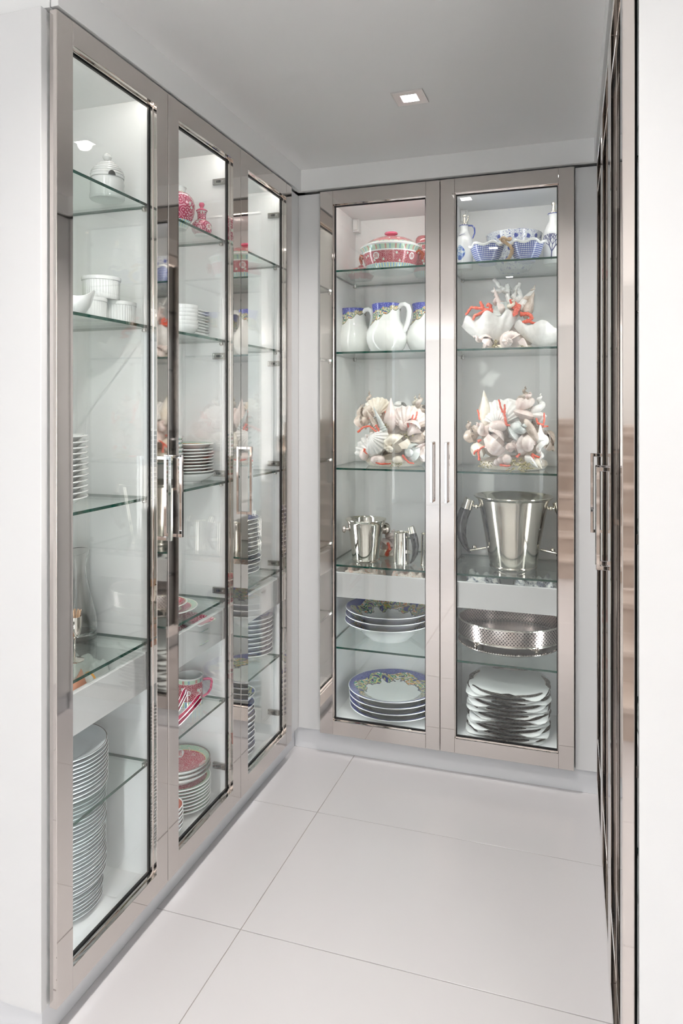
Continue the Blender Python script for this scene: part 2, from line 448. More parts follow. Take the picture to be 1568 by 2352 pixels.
def cabinet(label, loc, rz, W, hinge, group, hangers=False, end=None, leds=1):
    """local x along the run, y into the unit, z up; hinge 'L' or 'R'."""
    t = thing('glass_cabinet', label, 'cabinet', loc, (0, 0, rz), group)
    D0, D1, P = 0.0285, 0.462, 0.0175
    c = MB()
    c.box(0.0006, P, D0, D1, ZB, ZT, c=0.0005).box(W - P, W - 0.0006, D0, D1, ZB, ZT, c=0.0005)
    c.box(P, W - P, D0, D1, 2.332, ZT).box(P, W - P, D0, D1, ZB, 0.109).box(P, W - P, 0.444, D1, 0.109, 2.332)
    obj('carcass', c, 'cabinet_white', t, smooth=0)
    if end is not None:
        x0, x1 = (-0.019, 0.0) if end == 'L' else (W, W + 0.019)
        obj('end_panel', MB().box(x0 if end == 'L' else W - 0.0004, x1 if end == 'R' else 0.0004, 0.0255, 0.485, ZB, ZT + 0.0005, c=0.001), 'white_lacquer', t, smooth=0)
    # door
    g, s, hgt, T = 0.0012, 0.0575, 0.0570, 0.020
    d = MB()
    d.box(g, s, 0, T, ZB, ZT, c=0.0012).box(W - s, W - g, 0, T, ZB, ZT, c=0.0012)
    d.box(s + 0.0003, W - s - 0.0003, 0.0002, T, ZB, ZB + hgt, c=0.0008).box(s + 0.0003, W - s - 0.0003, 0.0002, T, ZT - hgt, ZT, c=0.0008)
    x0, x1, z0, z1 = s, W - s, ZB + hgt, ZT - hgt
    bd = 0.0035
    d.box(x0 - .001, x0 + bd, 0.012, T - .0005, z0, z1, c=0.001).box(x1 - bd, x1 + .001, 0.012, T - .0005, z0, z1, c=0.001)
    d.box(x0, x1, 0.012, T - .0005, z0 - .001, z0 + bd, c=0.001).box(x0, x1, 0.012, T - .0005, z1 - bd, z1 + .001, c=0.001)
    dr = obj('door', d, 'nickel', t, smooth=25)
    k = MB(); q = 0.0065
    k.box(x0 - .01, x0 + q, T + .0002, 0.0278, z0 - .01, z1 + .01).box(x1 - q, x1 + .01, T + .0002, 0.0278, z0 - .01, z1 + .01)
    k.box(x0 + q, x1 - q, T + .0002, 0.0278, z0 - .01, z0 + q).box(x0 + q, x1 - q, T + .0002, 0.0278, z1 - q, z1 + .01)
    obj('gasket', k, 'gasket', dr, smooth=0)
    obj('glass_pane', MB().box(x0 + q - 0.0005, x1 - q + 0.0005, 0.0215, 0.0262, z0 + q - .0005, z1 - q + .0005), 'pane', dr, smooth=0)
    hx = (W - s / 2) if hinge == 'L' else s / 2
    link('handle', handle_me, dr, (hx, 0, 0))
    # shelves with their studs
    for z in SH:
        sh = obj('shelf', MB().box(P + 0.0012, W - P - 0.0012, 0.046, 0.436, z - GT, z, [0, 0, 1, 1, 1, 1]), ['shelf_glass', 'shelf_edge'], t, smooth=0)
        for x, f in ((P + 0.0085, 0), (W - P - 0.0085, 1)):
            for y in (0.062, 0.410):
                link('shelf_support', sup_me, sh, (x, y, z), (0, 0, 0 if f else PI))
    if leds:
        obj('led_and_fill_strip', MB().box(P + 0.01, W - P - 0.01, 0.034, 0.042, 2.326, 2.332), 'led_glow', t, smooth=0)
        d0, d1, lm, ll = (0.0288, 0.0350, 'fill_soft', 'fill_low') if leds == 1 else (0.030, 0.060, 'fill_wide', 'fill_wide_low')
        for x0 in ((P,) if leds == 1 else (P, W - P - 0.003)):
            obj('led_and_fill_strip', MB().box(x0, x0 + 0.003, d0, d1, 0.76, 2.31), lm, t, smooth=0)  # added upright fill strip, unseen behind the stile, brightens the interior
            obj('led_and_fill_strip', MB().box(x0, x0 + 0.003, d0, d1, 0.12, 0.64), ll, t, smooth=0)  # added lower fill strip, also unseen, brightens the bottom compartment
    # shallow drawer
    dm = MB()
    dm.box(P + 0.028, W - P - 0.028, 0.046, 0.062, 0.652, 0.7545, c=0.0008)
    dm.box(P + 0.002, P + 0.0275, 0.0455, 0.40, 0.652, 0.7595, c=0.0008).box(W - P - 0.0275, W - P - 0.002, 0.0455, 0.40, 0.652, 0.7595, c=0.0008)
    dm.box(P + 0.0275, W - P - 0.0275, 0.062, 0.40, 0.652, 0.662).box(P + 0.0275, W - P - 0.0275, 0.390, 0.40, 0.662, 0.745)
    obj('drawer', dm, 'white_lacquer', t, smooth=0)
    for z in (2.232, 1.627, 1.220, 0.814, 0.205):
        if hinge == 'R': link('hinge', hinge_me, t, (W - P - 0.010, 0.046, z))
        else: link('hinge', hinge_me, t, (P + 0.010, 0.046, z), (0, 0, 0), (-1, 1, 1))
    if hangers:
        link('hanger_bracket', hanger_me, t, (P, 0.404, 2.332)); link('hanger_bracket', hanger_me, t, (W - P - 0.028, 0.404, 2.332))
    return t
GL, GR, GB = 'left row of nickel-framed cabinets', 'right row of nickel-framed cabinets', 'back pair of nickel-framed cabinets'
cabinet('nickel-framed glass cabinet with white ramekins and shade-tinted white plates, at the open end', (XD, 1.333, 0), PI / 2, WL, 'L', GL, end='L')
cabinet('nickel-framed glass cabinet with red Chinese porcelain and white dishes', (XD, 1.333 + WL, 0), PI / 2, WL, 'R', GL)
cabinet('nickel-framed glass cabinet with blue plate stacks, beside the corner filler', (XD, 1.333 + 2 * WL, 0), PI / 2, WL, 'R', GL)
cabinet('nickel-framed glass cabinet with red tureen, patterned pitchers and small ice bucket', (-1.0385, YD, 0), 0, WB, 'L', GB, True, leds=2)
cabinet('nickel-framed glass cabinet with clam shell centrepiece and large ice bucket', (-1.0385 + WB, YD, 0), 0, WB, 'R', GB, True, leds=2)
def rloc(u): return MR @ Vector((u, 0, 0))
cabinet('nickel-framed glass cabinet of the right row, next to the back corner', rloc(0), RROT, WL, 'L', GR, leds=0)
cabinet('nickel-framed glass cabinet in the middle of the right row', rloc(WL), RROT, WL, 'L', GR, leds=0)
cabinet('nickel-framed glass cabinet of the right row with white end panel', rloc(2 * WL), RROT, WL, 'R', GR, end='R', leds=0)

# ================================================================ wares: materials
mat('porcelain', (0.84, 0.85, 0.84), 0.10, coat=0.5, var=0.01, vscale=6)
mat('porcelain_shaded', (0.70, 0.745, 0.76), 0.12, coat=0.5, var=0.01, vscale=6)  # white porcelain with its grey-blue shade put into the colour
mat('rim_line', (0.20, 0.17, 0.14), 0.25, 0.4)
mat('silver', (0.82, 0.79, 0.72), 0.07, 1.0, var=0.03, vscale=30)
mat('silver_old', (0.60, 0.55, 0.52), 0.22, 1.0, var=0.15, vscale=80)
mat('pewter', (0.70, 0.66, 0.58), 0.13, 1.0, var=0.04, vscale=20)
t = mat('horn', None); t.base(t.ramp(t.noise(t.obj(), 22, 4, 0.6, 1.5)[0], [(0.35, (0.006, 0.006, 0.007)), (0.75, (0.07, 0.065, 0.06))]), 0.22)
mat('lime', (0.34, 0.52, 0.02), 0.25, var=0.05)
mat('pink_glaze', (0.62, 0.10, 0.20), 0.12, coat=0.5, var=0.08, vscale=30)
mat('rust_glaze', (0.36, 0.06, 0.02), 0.15, coat=0.4, var=0.15, vscale=60)
mat('blue_line', (0.03, 0.06, 0.28), 0.15, coat=0.4, var=0.1, vscale=40)
mat('rope', (0.50, 0.36, 0.22), 0.8, var=0.2, vscale=120)
mat('stick_wood', (0.66, 0.43, 0.27), 0.6, var=0.2, vscale=60)
mat('paper_white', (0.80, 0.81, 0.79), 0.7, var=0.03, vscale=30)
mat('copper_cloth', (0.62, 0.28, 0.17), 0.4, var=0.25, vscale=25)
mat('amber', (0.85, 0.36, 0.01), 0.3, var=0.1)
mat('glyph_red', (0.45, 0.02, 0.03), 0.3, var=0.05)
mat('glyph_blue', (0.03, 0.04, 0.16), 0.3, var=0.05)
t = NT('crystal'); t.base((1, 1, 1), 0.0); t.b.inputs['Transmission Weight'].default_value = 1.0; t.b.inputs['IOR'].default_value = 1.45; MATS['crystal'] = t.m
for nm, a, b_ in (('shell_pink', (0.70, 0.56, 0.52), (0.84, 0.75, 0.70)), ('shell_cream', (0.72, 0.63, 0.50), (0.85, 0.80, 0.70)),
                  ('shell_white', (0.72, 0.71, 0.68), (0.87, 0.86, 0.83)), ('shell_grey', (0.50, 0.55, 0.53), (0.74, 0.76, 0.74)), ('shell_brown', (0.45, 0.36, 0.29), (0.72, 0.63, 0.55))):
    t = mat(nm, None); nz = t.noise(t.obj(), 28, 4, 0.6, 0.6)
    t.base(t.ramp(nz[0], [(0.35, a), (0.62, b_)]), 0.22, coat=0.3); t.bump(t.noise(t.obj(), 160, 3)[0], 0.25, 0.001)
t = mat('coral', None); t.base(t.ramp(t.voro(t.obj(), 240)[0], [(0.15, (0.85, 0.30, 0.20)), (0.5, (0.70, 0.085, 0.04))]), 0.3, coat=0.3)
t = mat('gilt_weed', None); t.base(t.ramp(t.noise(t.obj(), 170, 3)[0], [(0.4, (0.16, 0.13, 0.03)), (0.6, (0.66, 0.58, 0.30))]), 0.35, 0.2)

# red famille-rose scroll ground (uv in metres)
def red_scroll(name, ground=(0.33, 0.010, 0.035), line=(0.70, 0.42, 0.43), sc=78):
    t = mat(name, None); uv = t.uv()
    d = t.voro(uv, sc, 'F1', '2D')[0]
    sw = t.m2('SINE', t.m2('MULTIPLY', d, 17.0))
    ln = t.ramp(sw, [(0.55, (0, 0, 0)), (0.75, (1, 1, 1))])
    fl = t.ramp(t.voro(uv, 22, 'F1', '2D')[0], [(0.10, (1, 1, 1)), (0.13, (0, 0, 0))])
    c1 = t.mix(ln, ground, line)
    t.base(t.mix(fl, c1, (0.62, 0.74, 0.66)), 0.13, coat=0.5)
red_scroll('red_scroll'); red_scroll('pink_scroll', (0.44, 0.07, 0.09), (0.74, 0.46, 0.45)); red_scroll('rose_scroll', (0.36, 0.010, 0.065), (0.76, 0.52, 0.57), 52)
t = mat('key_band', None); uv = t.sep(t.uv())
fr = t.m2('FRACT', t.m2('MULTIPLY', uv[0], 22.0))
c1 = t.ramp(fr, [(0.0, (0.42, 0.62, 0.48)), (0.36, (0.55, 0.20, 0.20)), (0.52, (0.42, 0.62, 0.48)), (0.80, (0.16, 0.30, 0.48)), (0.93, (0.42, 0.62, 0.48))], 'CONSTANT')
ky = t.ramp(t.m2('SINE', t.m2('MULTIPLY', t.m2('ADD', t.m2('ABSOLUTE', t.m2('SINE', t.m2('MULTIPLY', uv[0], 420.0))), t.m2('MULTIPLY', uv[1], 300.0)), 4.0)), [(0.4, (0, 0, 0)), (0.6, (1, 1, 1))])
t.base(t.mix(t.m2('MULTIPLY', ky, 0.45), c1, (0.80, 0.76, 0.55)), 0.14, coat=0.5)
t = mat('lappet_band', None); uv = t.sep(t.uv())
fr = t.m2('FRACT', t.m2('MULTIPLY', uv[0], 62.0))
t.base(t.ramp(fr, [(0.0, (0.13, 0.36, 0.62)), (0.28, (0.72, 0.82, 0.80)), (0.45, (0.78, 0.74, 0.30)), (0.62, (0.36, 0.58, 0.42)), (0.78, (0.72, 0.82, 0.80))], 'CONSTANT'), 0.14, coat=0.5)
def scroll_cols(t, vec, sc, light=1.0):
    n = t.noise(vec, sc, 1.5, 0.5, 2.2)[0]
    k = light
    return t.ramp(n, [(0.0, (0.035, 0.045, 0.24)), (0.37, (0.02, 0.03, 0.10)), (0.395, (0.60 * k, 0.57 * k, 0.26 * k)), (0.455, (0.03, 0.26, 0.20)), (0.50, (0.06, 0.08, 0.06)),
                      (0.515, (0.80 * k, 0.80 * k, 0.70 * k)), (0.555, (0.72, 0.24, 0.06)), (0.59, (0.34, 0.40, 0.12)), (0.66, (0.05, 0.06, 0.28)), (0.8, (0.035, 0.045, 0.24))], 'CONSTANT')
def polar(t):
    s_ = t.sep(t.obj())
    r = t.m2('SQRT', t.m2('ADD', t.m2('MULTIPLY', s_[0], s_[0]), t.m2('MULTIPLY', s_[1], s_[1])))
    return s_, r, t.m2('ARCTAN2', s_[1], s_[0])
def majolica(name, R, inner=0.62, outer=0.86, sc=34, white=(0.80, 0.83, 0.80)):
    t = mat(name, None); s_, r, th = polar(t); q = t.m2('DIVIDE', r, R)
    sp = t.noise(t.obj(), 260, 2)[0]
    blue = t.ramp(sp, [(0.42, (0.035, 0.045, 0.20)), (0.6, (0.15, 0.17, 0.42))])
    ib = t.m2('ADD', inner, t.m2('ADD', t.m2('MULTIPLY', t.m2('SINE', t.m2('MULTIPLY', th, 9.0)), 0.035), t.m2('MULTIPLY', t.m2('SUBTRACT', t.noise(t.obj(), 40, 1)[0], 0.5), 0.22)))
    ob = t.m2('ADD', outer, t.m2('MULTIPLY', t.m2('SINE', t.m2('MULTIPLY', th, 7.0)), 0.05))
    c1 = t.mix(t.m2('GREATER_THAN', q, ib), white, scroll_cols(t, t.obj(), sc))
    ln = t.m2('LESS_THAN', t.m2('ABSOLUTE', t.m2('SUBTRACT', q, ib)), 0.008)
    c1 = t.mix(ln, c1, (0.10, 0.10, 0.14))
    t.base(t.mix(t.m2('GREATER_THAN', q, ob), c1, blue), 0.12, coat=0.5)
majolica('majolica_big', 0.195, 0.62, 0.84, 19); majolica('majolica_mid', 0.12, 0.55, 0.72, 60)
t = mat('blue_rim', None); t.base(t.ramp(t.noise(t.obj(), 90, 2, 0.6, 1.5)[0], [(0.40, (0.004, 0.008, 0.13)), (0.58, (0.014, 0.022, 0.24)), (0.68, (0.10, 0.12, 0.12)), (0.72, (0.012, 0.016, 0.12))]), 0.14, coat=0.5)
# pitcher: painted collar that dips away from the handle (local +x)
t = mat('pitcher_glaze', None); s_, r, th = polar(t)
dp = t.m2('ADD', t.m2('MULTIPLY_ADD', t.m2('COSINE', th), -0.040, 0.058), t.m2('MULTIPLY', t.m2('ABSOLUTE', t.m2('SINE', t.m2('MULTIPLY', th, 5.0))), 0.012))
dz = t.m2('SUBTRACT', 0.213, s_[2])
col = scroll_cols(t, t.obj(), 30, 1.1)
blue = t.ramp(t.voro(t.obj(), 190)[0], [(0.25, (0.30, 0.33, 0.66)), (0.4, (0.045, 0.06, 0.36))])
c1 = t.mix(t.m2('LESS_THAN', dz, dp), (0.84, 0.85, 0.82), col)
c1 = t.mix(t.m2('LESS_THAN', t.m2('ABSOLUTE', t.m2('SUBTRACT', dz, dp)), 0.0017), c1, (0.16, 0.15, 0.10))
t.base(t.mix(t.m2('LESS_THAN', dz, t.m2('MULTIPLY_ADD', dp, 0.42, -0.001)), c1, blue), 0.10, coat=0.5)
# blue and white
t = mat('blue_net', None); uv = t.sep(t.uv())
a_ = t.m2('SINE', t.m2('MULTIPLY', t.m2('ADD', uv[0], uv[1]), 400.0)); b_ = t.m2('SINE', t.m2('MULTIPLY', t.m2('SUBTRACT', uv[0], uv[1]), 400.0))
t.base(t.mix(t.m2('GREATER_THAN', t.m2('MULTIPLY', a_, b_), 0.18), (0.055, 0.085, 0.34), (0.72, 0.76, 0.82)), 0.14, coat=0.5)
t = mat('blue_flower', None); uv = t.uv()
vd = t.voro(uv, 21, 'F1', '2D', 0.5); ang = t.noise(uv, 260, 1)[0]
fm = t.m2('LESS_THAN', t.m2('ADD', vd[0], t.m2('MULTIPLY', ang, 0.30)), 0.34)
n = t.noise(uv, 44, 1, 0.5, 2.5)[0]
vine = t.m2('LESS_THAN', t.m2('ABSOLUTE', t.m2('SUBTRACT', n, 0.5)), 0.022)
t.base(t.mix(t.m2('MAXIMUM', fm, vine), (0.80, 0.83, 0.84), (0.05, 0.08, 0.34)), 0.12, coat=0.5)
t = mat('painted_shell', None); uv = t.uv()
t.base(t.ramp(t.noise(t.obj(), 60, 2, 0.5, 1.0)[0], [(0.40, (0.05, 0.12, 0.42)), (0.52, (0.35, 0.50, 0.70)), (0.62, (0.78, 0.80, 0.78))]), 0.13, coat=0.5)
# pierced gallery
t = mat('pierced', None); uv = t.sep(t.uv())
a_ = t.m2('SINE', t.m2('MULTIPLY', uv[0], 400.0)); b_ = t.m2('SINE', t.m2('MULTIPLY', uv[1], 420.0))
hole = t.m2('GREATER_THAN', t.m2('MULTIPLY', a_, b_), 0.25)
t.base(t.mix(hole, (0.66, 0.58, 0.55), (0.10, 0.085, 0.085)), 0.25, 1.0)
t = mat('ornate_silver', None); vo = t.voro(t.obj(), 170)
t.base(t.ramp(vo[0], [(0.1, (0.78, 0.70, 0.64)), (0.5, (0.14, 0.11, 0.09))]), 0.25, 1.0); t.bump(vo[0], 0.9, 0.003)

# ================================================================ wares: shapes
def plate_prof(R, h, foot, well, rim=0.004, top=1, edge=0, inner=None):
    inner = top if inner is None else inner
    return [(0, 0.003, 0), (foot - .002, 0.003, 0), (foot - .001, 0, 0), (foot + .003, 0, 0), (foot + .005, 0.004, 0), (well + .012, h * .42, 0), (R - .012, h - .0055, 0), (R - .0012, h - .0035, 0),
            (R, h - .0015, 0), (R - .0010, h, 0), (R - .0034, h - .0003, edge), (R - .014, h - .0022, top), (well + .010, h * .52, top), (well, h * .34, inner), (well * .93, h * .22 + .003, inner), (well * .5, h * .18 + .003, inner), (0, h * .18 + .003, inner)]
def bowl_prof(R, h, foot, th=0.004, outm=0, inm=0, edge=0, belly=0.55, bands=None):
    p = [(0, 0.004, 0), (foot - .003, 0.004, 0), (foot - .002, 0, 0), (foot + .002, 0, 0), (foot + .003, 0.006, 0)]
    N = 9
    for i in range(1, N + 1):
        q = i / N; r = foot + .003 + (R - foot - .003) * (1 - (1 - q) ** (1 / max(belly, .05))) ** belly if belly != 1 else foot + .003 + (R - foot - .003) * q
        m = outm
        if bands:
            for (lo, hi, bm) in bands:
                if lo <= q <= hi: m = bm
        p.append((r, 0.006 + (h - 0.006) * q, m))
    p += [(R + .0006, h + .0008, edge), (R - th * .6, h + .0012, edge), (R - th, h - .001, edge)]
    for i in range(N - 1, -1, -1):
        q = i / N; r = foot + .003 + (R - foot - .003) * (1 - (1 - q) ** (1 / max(belly, .05))) ** belly if belly != 1 else foot + .003 + (R - foot - .003) * q
        p.append((max(r - th, 0.002), 0.006 + th + (h - 0.006 - th) * q, inm))
    p.append((0, 0.006 + th, inm))
    return p
def lathe_mesh(name, prof, mats, n=48, rf=None, zf=None, smooth=40):
    return MB().lathe(prof, n, rf=rf, zf=zf).mesh(name, mats, smooth)
def glyph(ch, size, depth=0.0003):
    """flat outline of a written sign in the local x-z plane, facing -y, centred."""
    cu = bpy.data.curves.new('glyph', 'FONT'); cu.body = ch; cu.size = 1.0; cu.align_x = 'CENTER'; cu.align_y = 'CENTER'; cu.resolution_u = 3
    o = bpy.data.objects.new('glyph', cu); COL.objects.link(o)
    dg = bpy.context.evaluated_depsgraph_get(); me = o.evaluated_get(dg).to_mesh()
    vs = [tuple(v.co) for v in me.vertices]; fs = [tuple(p.vertices) for p in me.polygons]
    o.evaluated_get(dg).to_mesh_clear(); bpy.data.objects.remove(o); bpy.data.curves.remove(cu)
    if not vs: return [], []
    x0, x1 = min(v[0] for v in vs), max(v[0] for v in vs); y0, y1 = min(v[1] for v in vs), max(v[1] for v in vs)
    k = size / max(x1 - x0, y1 - y0, 1e-6)
    return [((v[0] - (x0 + x1) / 2) * k, 0.0, (v[1] - (y0 + y1) / 2) * k) for v in vs], fs
GLY = {c: glyph(c, 1.0) for c in '\u842c\u58fd\u7121\u7586'}
def medallion(parent, ch, rad, rfun, th, z, tilt_in=False):
    """white disc with a red sign laid on a turned surface: rfun(z) gives its radius."""
    m = MB(); n = 20
    dr = (rfun(z + .002) - rfun(z - .002)) / .004; ks = 1 / math.sqrt(1 + dr * dr)
    def put(x, zz, lift):
        zz = zz * ks
        r = rfun(z + zz) + lift; a = th + x / max(rfun(z), .01)
        return (r * math.cos(a), r * math.sin(a), z + zz)
    sg = -1 if tilt_in else 1
    vs = [put(0, 0, .0006 * sg)] + [put(rad * .5 * math.cos(2 * PI * k / n), rad * .5 * math.sin(2 * PI * k / n), .0006 * sg) for k in range(n)] + [put(rad * math.cos(2 * PI * k / n), rad * math.sin(2 * PI * k / n), .0005 * sg) for k in range(n)]
    fs = [(0, 1 + k, 1 + (k + 1) % n) for k in range(n)] + [(1 + k, 1 + n + k, 1 + n + (k + 1) % n, 1 + (k + 1) % n) for k in range(n)]
    m.add(vs, fs, 0)
    gv, gf = GLY[ch]
    if gv: m.add([put(v[0] * rad * 1.35 * sg, v[2] * rad * 1.35, .0012 * sg) for v in gv], gf, 1)
    o = obj('medallion', m, ['porcelain', 'glyph_red'], parent, smooth=0)
    o['label'] = 'white disc with a red character'
NTH = ['first', 'second', 'third', 'fourth', 'fifth', 'sixth', 'seventh', 'eighth', 'ninth', 'tenth', 'eleventh', 'twelfth', 'thirteenth', 'fourteenth', 'fifteenth', 'sixteenth', 'seventeenth', 'eighteenth', 'nineteenth', 'twentieth', 'twenty-first', 'twenty-second', 'twenty-third', 'twenty-fourth']
def outer(prof):
    q = [prof[0][:2]]
    for p_ in prof[1:]:
        if p_[1] >= q[-1][1]: q.append(p_[:2])
        elif p_[1] < q[-1][1] - .004: break
    def f(z):
        for (r0, z0), (r1, z1) in zip(q, q[1:]):
            if z0 <= z <= z1 and z1 > z0: return r0 + (r1 - r0) * (z - z0) / (z1 - z0)
        return q[-1][0]
    return f
def stack(name, me, n, x, y, z, pitch, label, top_label, cat, group, jit=0.0015, up=False):
    out = []
    for i in range(n):
        o = link(name, me, None, (x + random.uniform(-jit, jit), y + random.uniform(-jit, jit), z + i * pitch), (0, 0, random.uniform(0, 6)))
        k = n - 1 - i
        tag(o, top_label if (k == 0 and top_label) else label + ', ' + NTH[k + (0 if top_label else 0)] + ' from the top', cat, group); out.append(o)
    return out
def single(name, me, loc, label, cat, rot=(0, 0, 0), group=None):
    return tag(link(name, me, None, loc, rot), label, cat, group)
def put_right(px, r, X): return X, right_edge(px, r, X)
ZF = 0.109
S1, S2, S3, S4, S5 = SH

# ================================================================ left row, unit by the open end
# lidded honey pot
pot = thing('honey_pot', 'white beehive honey pot with lid on top glass shelf', 'pot', (-1.253, 1.694, S1))
rib = lambda a, i: 1.0
obj('pot_body', MB().lathe([(0, .002), (.040, .002), (.045, 0), (.0475, .004), (.0470, .012), (.0452, .020), (.0462, .028), (.0450, .036), (.0462, .044), (.0445, .052), (.0435, .058), (.041, .058), (.041, .01), (0, .008)], 40), 'porcelain', pot)
lp = [(.040, .0585), (.0455, .0590), (.0460, .0640)]
for k in range(5):
    zz = .066 + k * .0075; rr = .0450 * math.cos((k + .2) / 6.2 * PI / 2)
    lp += [(rr, zz), (rr + .0012, zz + .003), (rr - .0006, zz + .0065)]
lp += [(.012, .104), (0, .1055)]
ld = obj('pot_lid', MB().lathe(lp, 40), 'porcelain', pot)
obj('knob', MB().lathe([(.004, .103), (.004, .107), (.010, .112), (.0125, .119), (.010, .126), (.004, .130), (0, .1305)], 20).tube([(.006, 0, .108), (.014, 0, .106), (.019, 0, .101)], [.003, .003, .002], 8), 'porcelain', ld)
nt = MB().add([(.010 * math.cos(a), -.0468, .0585 + .013 * math.sin(a)) for a in [PI * k / 10 for k in range(11)]], [tuple(range(11))])
o_ = obj('spoon_notch', nt, 'dark_steel', ld, (0, 0, 0), (0, 0, 0.9), 0)
# ramekins
rb = lambda a, i: 1.0 + (0.014 * math.cos(44 * a) if 3 <= i <= 7 else 0.0)
ram = lathe_mesh('ramekin', [(0, .002), (.044, .002), (.0455, 0), (.0478, .003), (.0482, .015), (.0486, .030), (.0490, .045), (.0494, .0500), (.0515, .0512), (.0525, .0560), (.0518, .0605), (.0495, .0612), (.0472, .0590), (.0462, .008), (0, .006)], 'porcelain', 132, rb)
G = 'stacked white ramekins'
single('ramekin', ram, (*put_right(313, .052, -1.236), S2), 'fluted white ramekin under the raised one, beside the cabinet wall', 'ramekin', group=G)
single('ramekin', ram, (*put_right(245, .052, -1.262), S2), 'fluted white ramekin standing behind the pinched white bowl', 'ramekin', group=G)
single('ramekin', ram, (-1.249, 1.662, S2 + .0612), 'fluted white ramekin resting on top of two others', 'ramekin', group=G)
X0 = -1.236
zf = lambda a, i: (0.010 * math.cos(2 * a) + 0.004 * math.cos(4 * a)) if i in (5, 6, 7, 8, 9, 10, 11) else 0.0
pb = MB().lathe([(0, .003), (.022, .003), (.024, 0), (.034, .010), (.046, .026), (.050, .038), (.0535, .050), (.0535, .0515), (.052, .052), (.0505, .051), (.046, .034), (.034, .018), (.018, .010), (0, .009)], 48, rf=lambda a, i: 1 + (.07 * math.cos(2 * a) if i > 4 else .02 * math.cos(2 * a)), zf=zf)
tag(obj('pinched_bowl', pb, 'porcelain', None, (-1.228, 1.515, S2), (0, 0, 0.5)), 'white pouring bowl with pinched lips in front of the ramekins', 'bowl')
tag(obj('pinched_bowl', pb, 'porcelain', None, (-1.365, 1.470, S2), (0, 0, 1.6)), 'white pouring bowl half hidden by the door frame', 'bowl')
tag(obj('green_beaker', MB().lathe(bowl_prof(.036, .112, .026, belly=1), 32), 'lime', None, (-1.415, 1.600, S2)), 'lime green beaker peeping out behind the white bowls', 'beaker')
# deep plates on the middle shelf
dp_me = lathe_mesh('deep_plate', plate_prof(.115, .030, .060, .075, top=0), ['porcelain'], 56)
x, y = put_right(198, .115, -1.292)
stack('deep_plate', dp_me, 12, x, y, S3, .0140, 'plain white deep plate in the stack above the glass carafe', 'topmost plain white deep plate of the stack above the carafe', 'plate', 'white deep plates above the carafe')
# carafe with slanted lip, silver goblet of sticks
cp = [(0, 0), (.050, 0), (.0565, .003), (.058, .012), (.0575, .045), (.0525, .080), (.043, .115), (.034, .150), (.029, .180), (.0275, .205), (.0300, .225), (.0345, .240), (.0370, .248), (.0345, .249),
      (.0315, .241), (.027, .225), (.0248, .205), (.0262, .180), (.031, .150), (.040, .115), (.0495, .080), (.0545, .045), (.0545, .026), (.048, .020), (0, .019)]
tag(obj('carafe', MB().lathe(cp, 48, zf=lambda a, i: (-.018 * math.cos(a - 2.4) if 11 <= i <= 15 else (-.008 * math.cos(a - 2.4) if i in (10, 16) else 0))), 'crystal', None, (-1.372, 1.712, S4)), 'clear glass carafe with slanted lip', 'carafe')
gb = thing('goblet', 'small silver goblet filled with wooden sticks', 'goblet', (-1.256, 1.562, S4))
obj('goblet_bowl', MB().lathe([(.003, .062), (.012, .066), (.0155, .078), (.0165, .098), (.017, .115), (.0162, .1155), (.0155, .098), (.0140, .080), (0, .070)], 28), 'silver', gb)
obj('stem', MB().lathe([(.0035, .008), (.003, .020), (.0045, .030), (.003, .040), (.0028, .055), (.005, .060), (.003, .064)], 16), 'silver', gb)
obj('foot', MB().lathe([(0, 0), (.0235, 0), (.024, .002), (.018, .005), (.008, .007), (.0035, .010), (0, .010)], 28), 'silver', gb)
stk = MB().tube([(0, 0, 0), (0, 0, .055)], .0013, 6).mesh('wooden_stick', 'stick_wood')
for k in range(14):
    a = k * 2.4; r = .0035 + .0085 * (k / 14)
    tag(link('wooden_stick', stk, None, (-1.256 + r * math.cos(a) * .7, 1.562 + r * math.sin(a) * .7, S4 + .0785), (random.uniform(-.16, .16) - .12 * math.sin(a), .14 * math.cos(a), 0)), 'thin wooden stick standing in the silver goblet', 'stick', 'wooden sticks in the goblet')
# drawer: copper napkins and an amber ribbon
def cloth(name, loc, sx, sy, h, m, label, cat, rot=0, seed=0, group=None):
    def top(u, v):
        x_, y_ = (u - .5) * sx, (v - .5) * sy
        e = min(u, 1 - u, v, 1 - v)
        return (x_, y_, h * min(1, e * 9) * (.72 + .42 * noise.noise(Vector((x_ * 28 + seed, y_ * 28, seed)))) + .0005)
    b_ = MB().grid(top, 22, 22); b_.grid(lambda u, v: ((.5 - u) * sx, (v - .5) * sy, 0), 1, 1)
    return tag(obj(name, b_, m, None, loc, (0, 0, rot), 60), label, cat, group)
ZD = 0.6625
cloth('folded_napkin', (-1.247, 1.478, ZD), .13, .17, .135, 'copper_cloth', 'copper-coloured napkin heaped in the drawer below the goblet', 'napkin', .1, 3)
cloth('folded_napkin', (-1.33, 1.655, ZD), .16, .16, .115, 'paper_white', 'white napkin heaped in the drawer below the carafe', 'napkin', .3, 9)
tag(obj('amber_ribbon', MB().grid(lambda u, v: (.010 * (u - .5) + .01 * v, -.05 + .1 * v, .004 + .088 * math.sin(PI * min(1, .12 + v)) + .003 * math.sin(9 * v)), 2, 14).grid(lambda u, v: (.010 * (.5 - u) + .01 * v, -.05 + .1 * v, .0025 + .088 * math.sin(PI * min(1, .12 + v)) + .003 * math.sin(9 * v)), 2, 14), 'amber', None, (-1.243, 1.575, ZD), (0, 0, 1.9)), 'amber ribbon looped in the drawer beside the white napkin', 'ribbon')
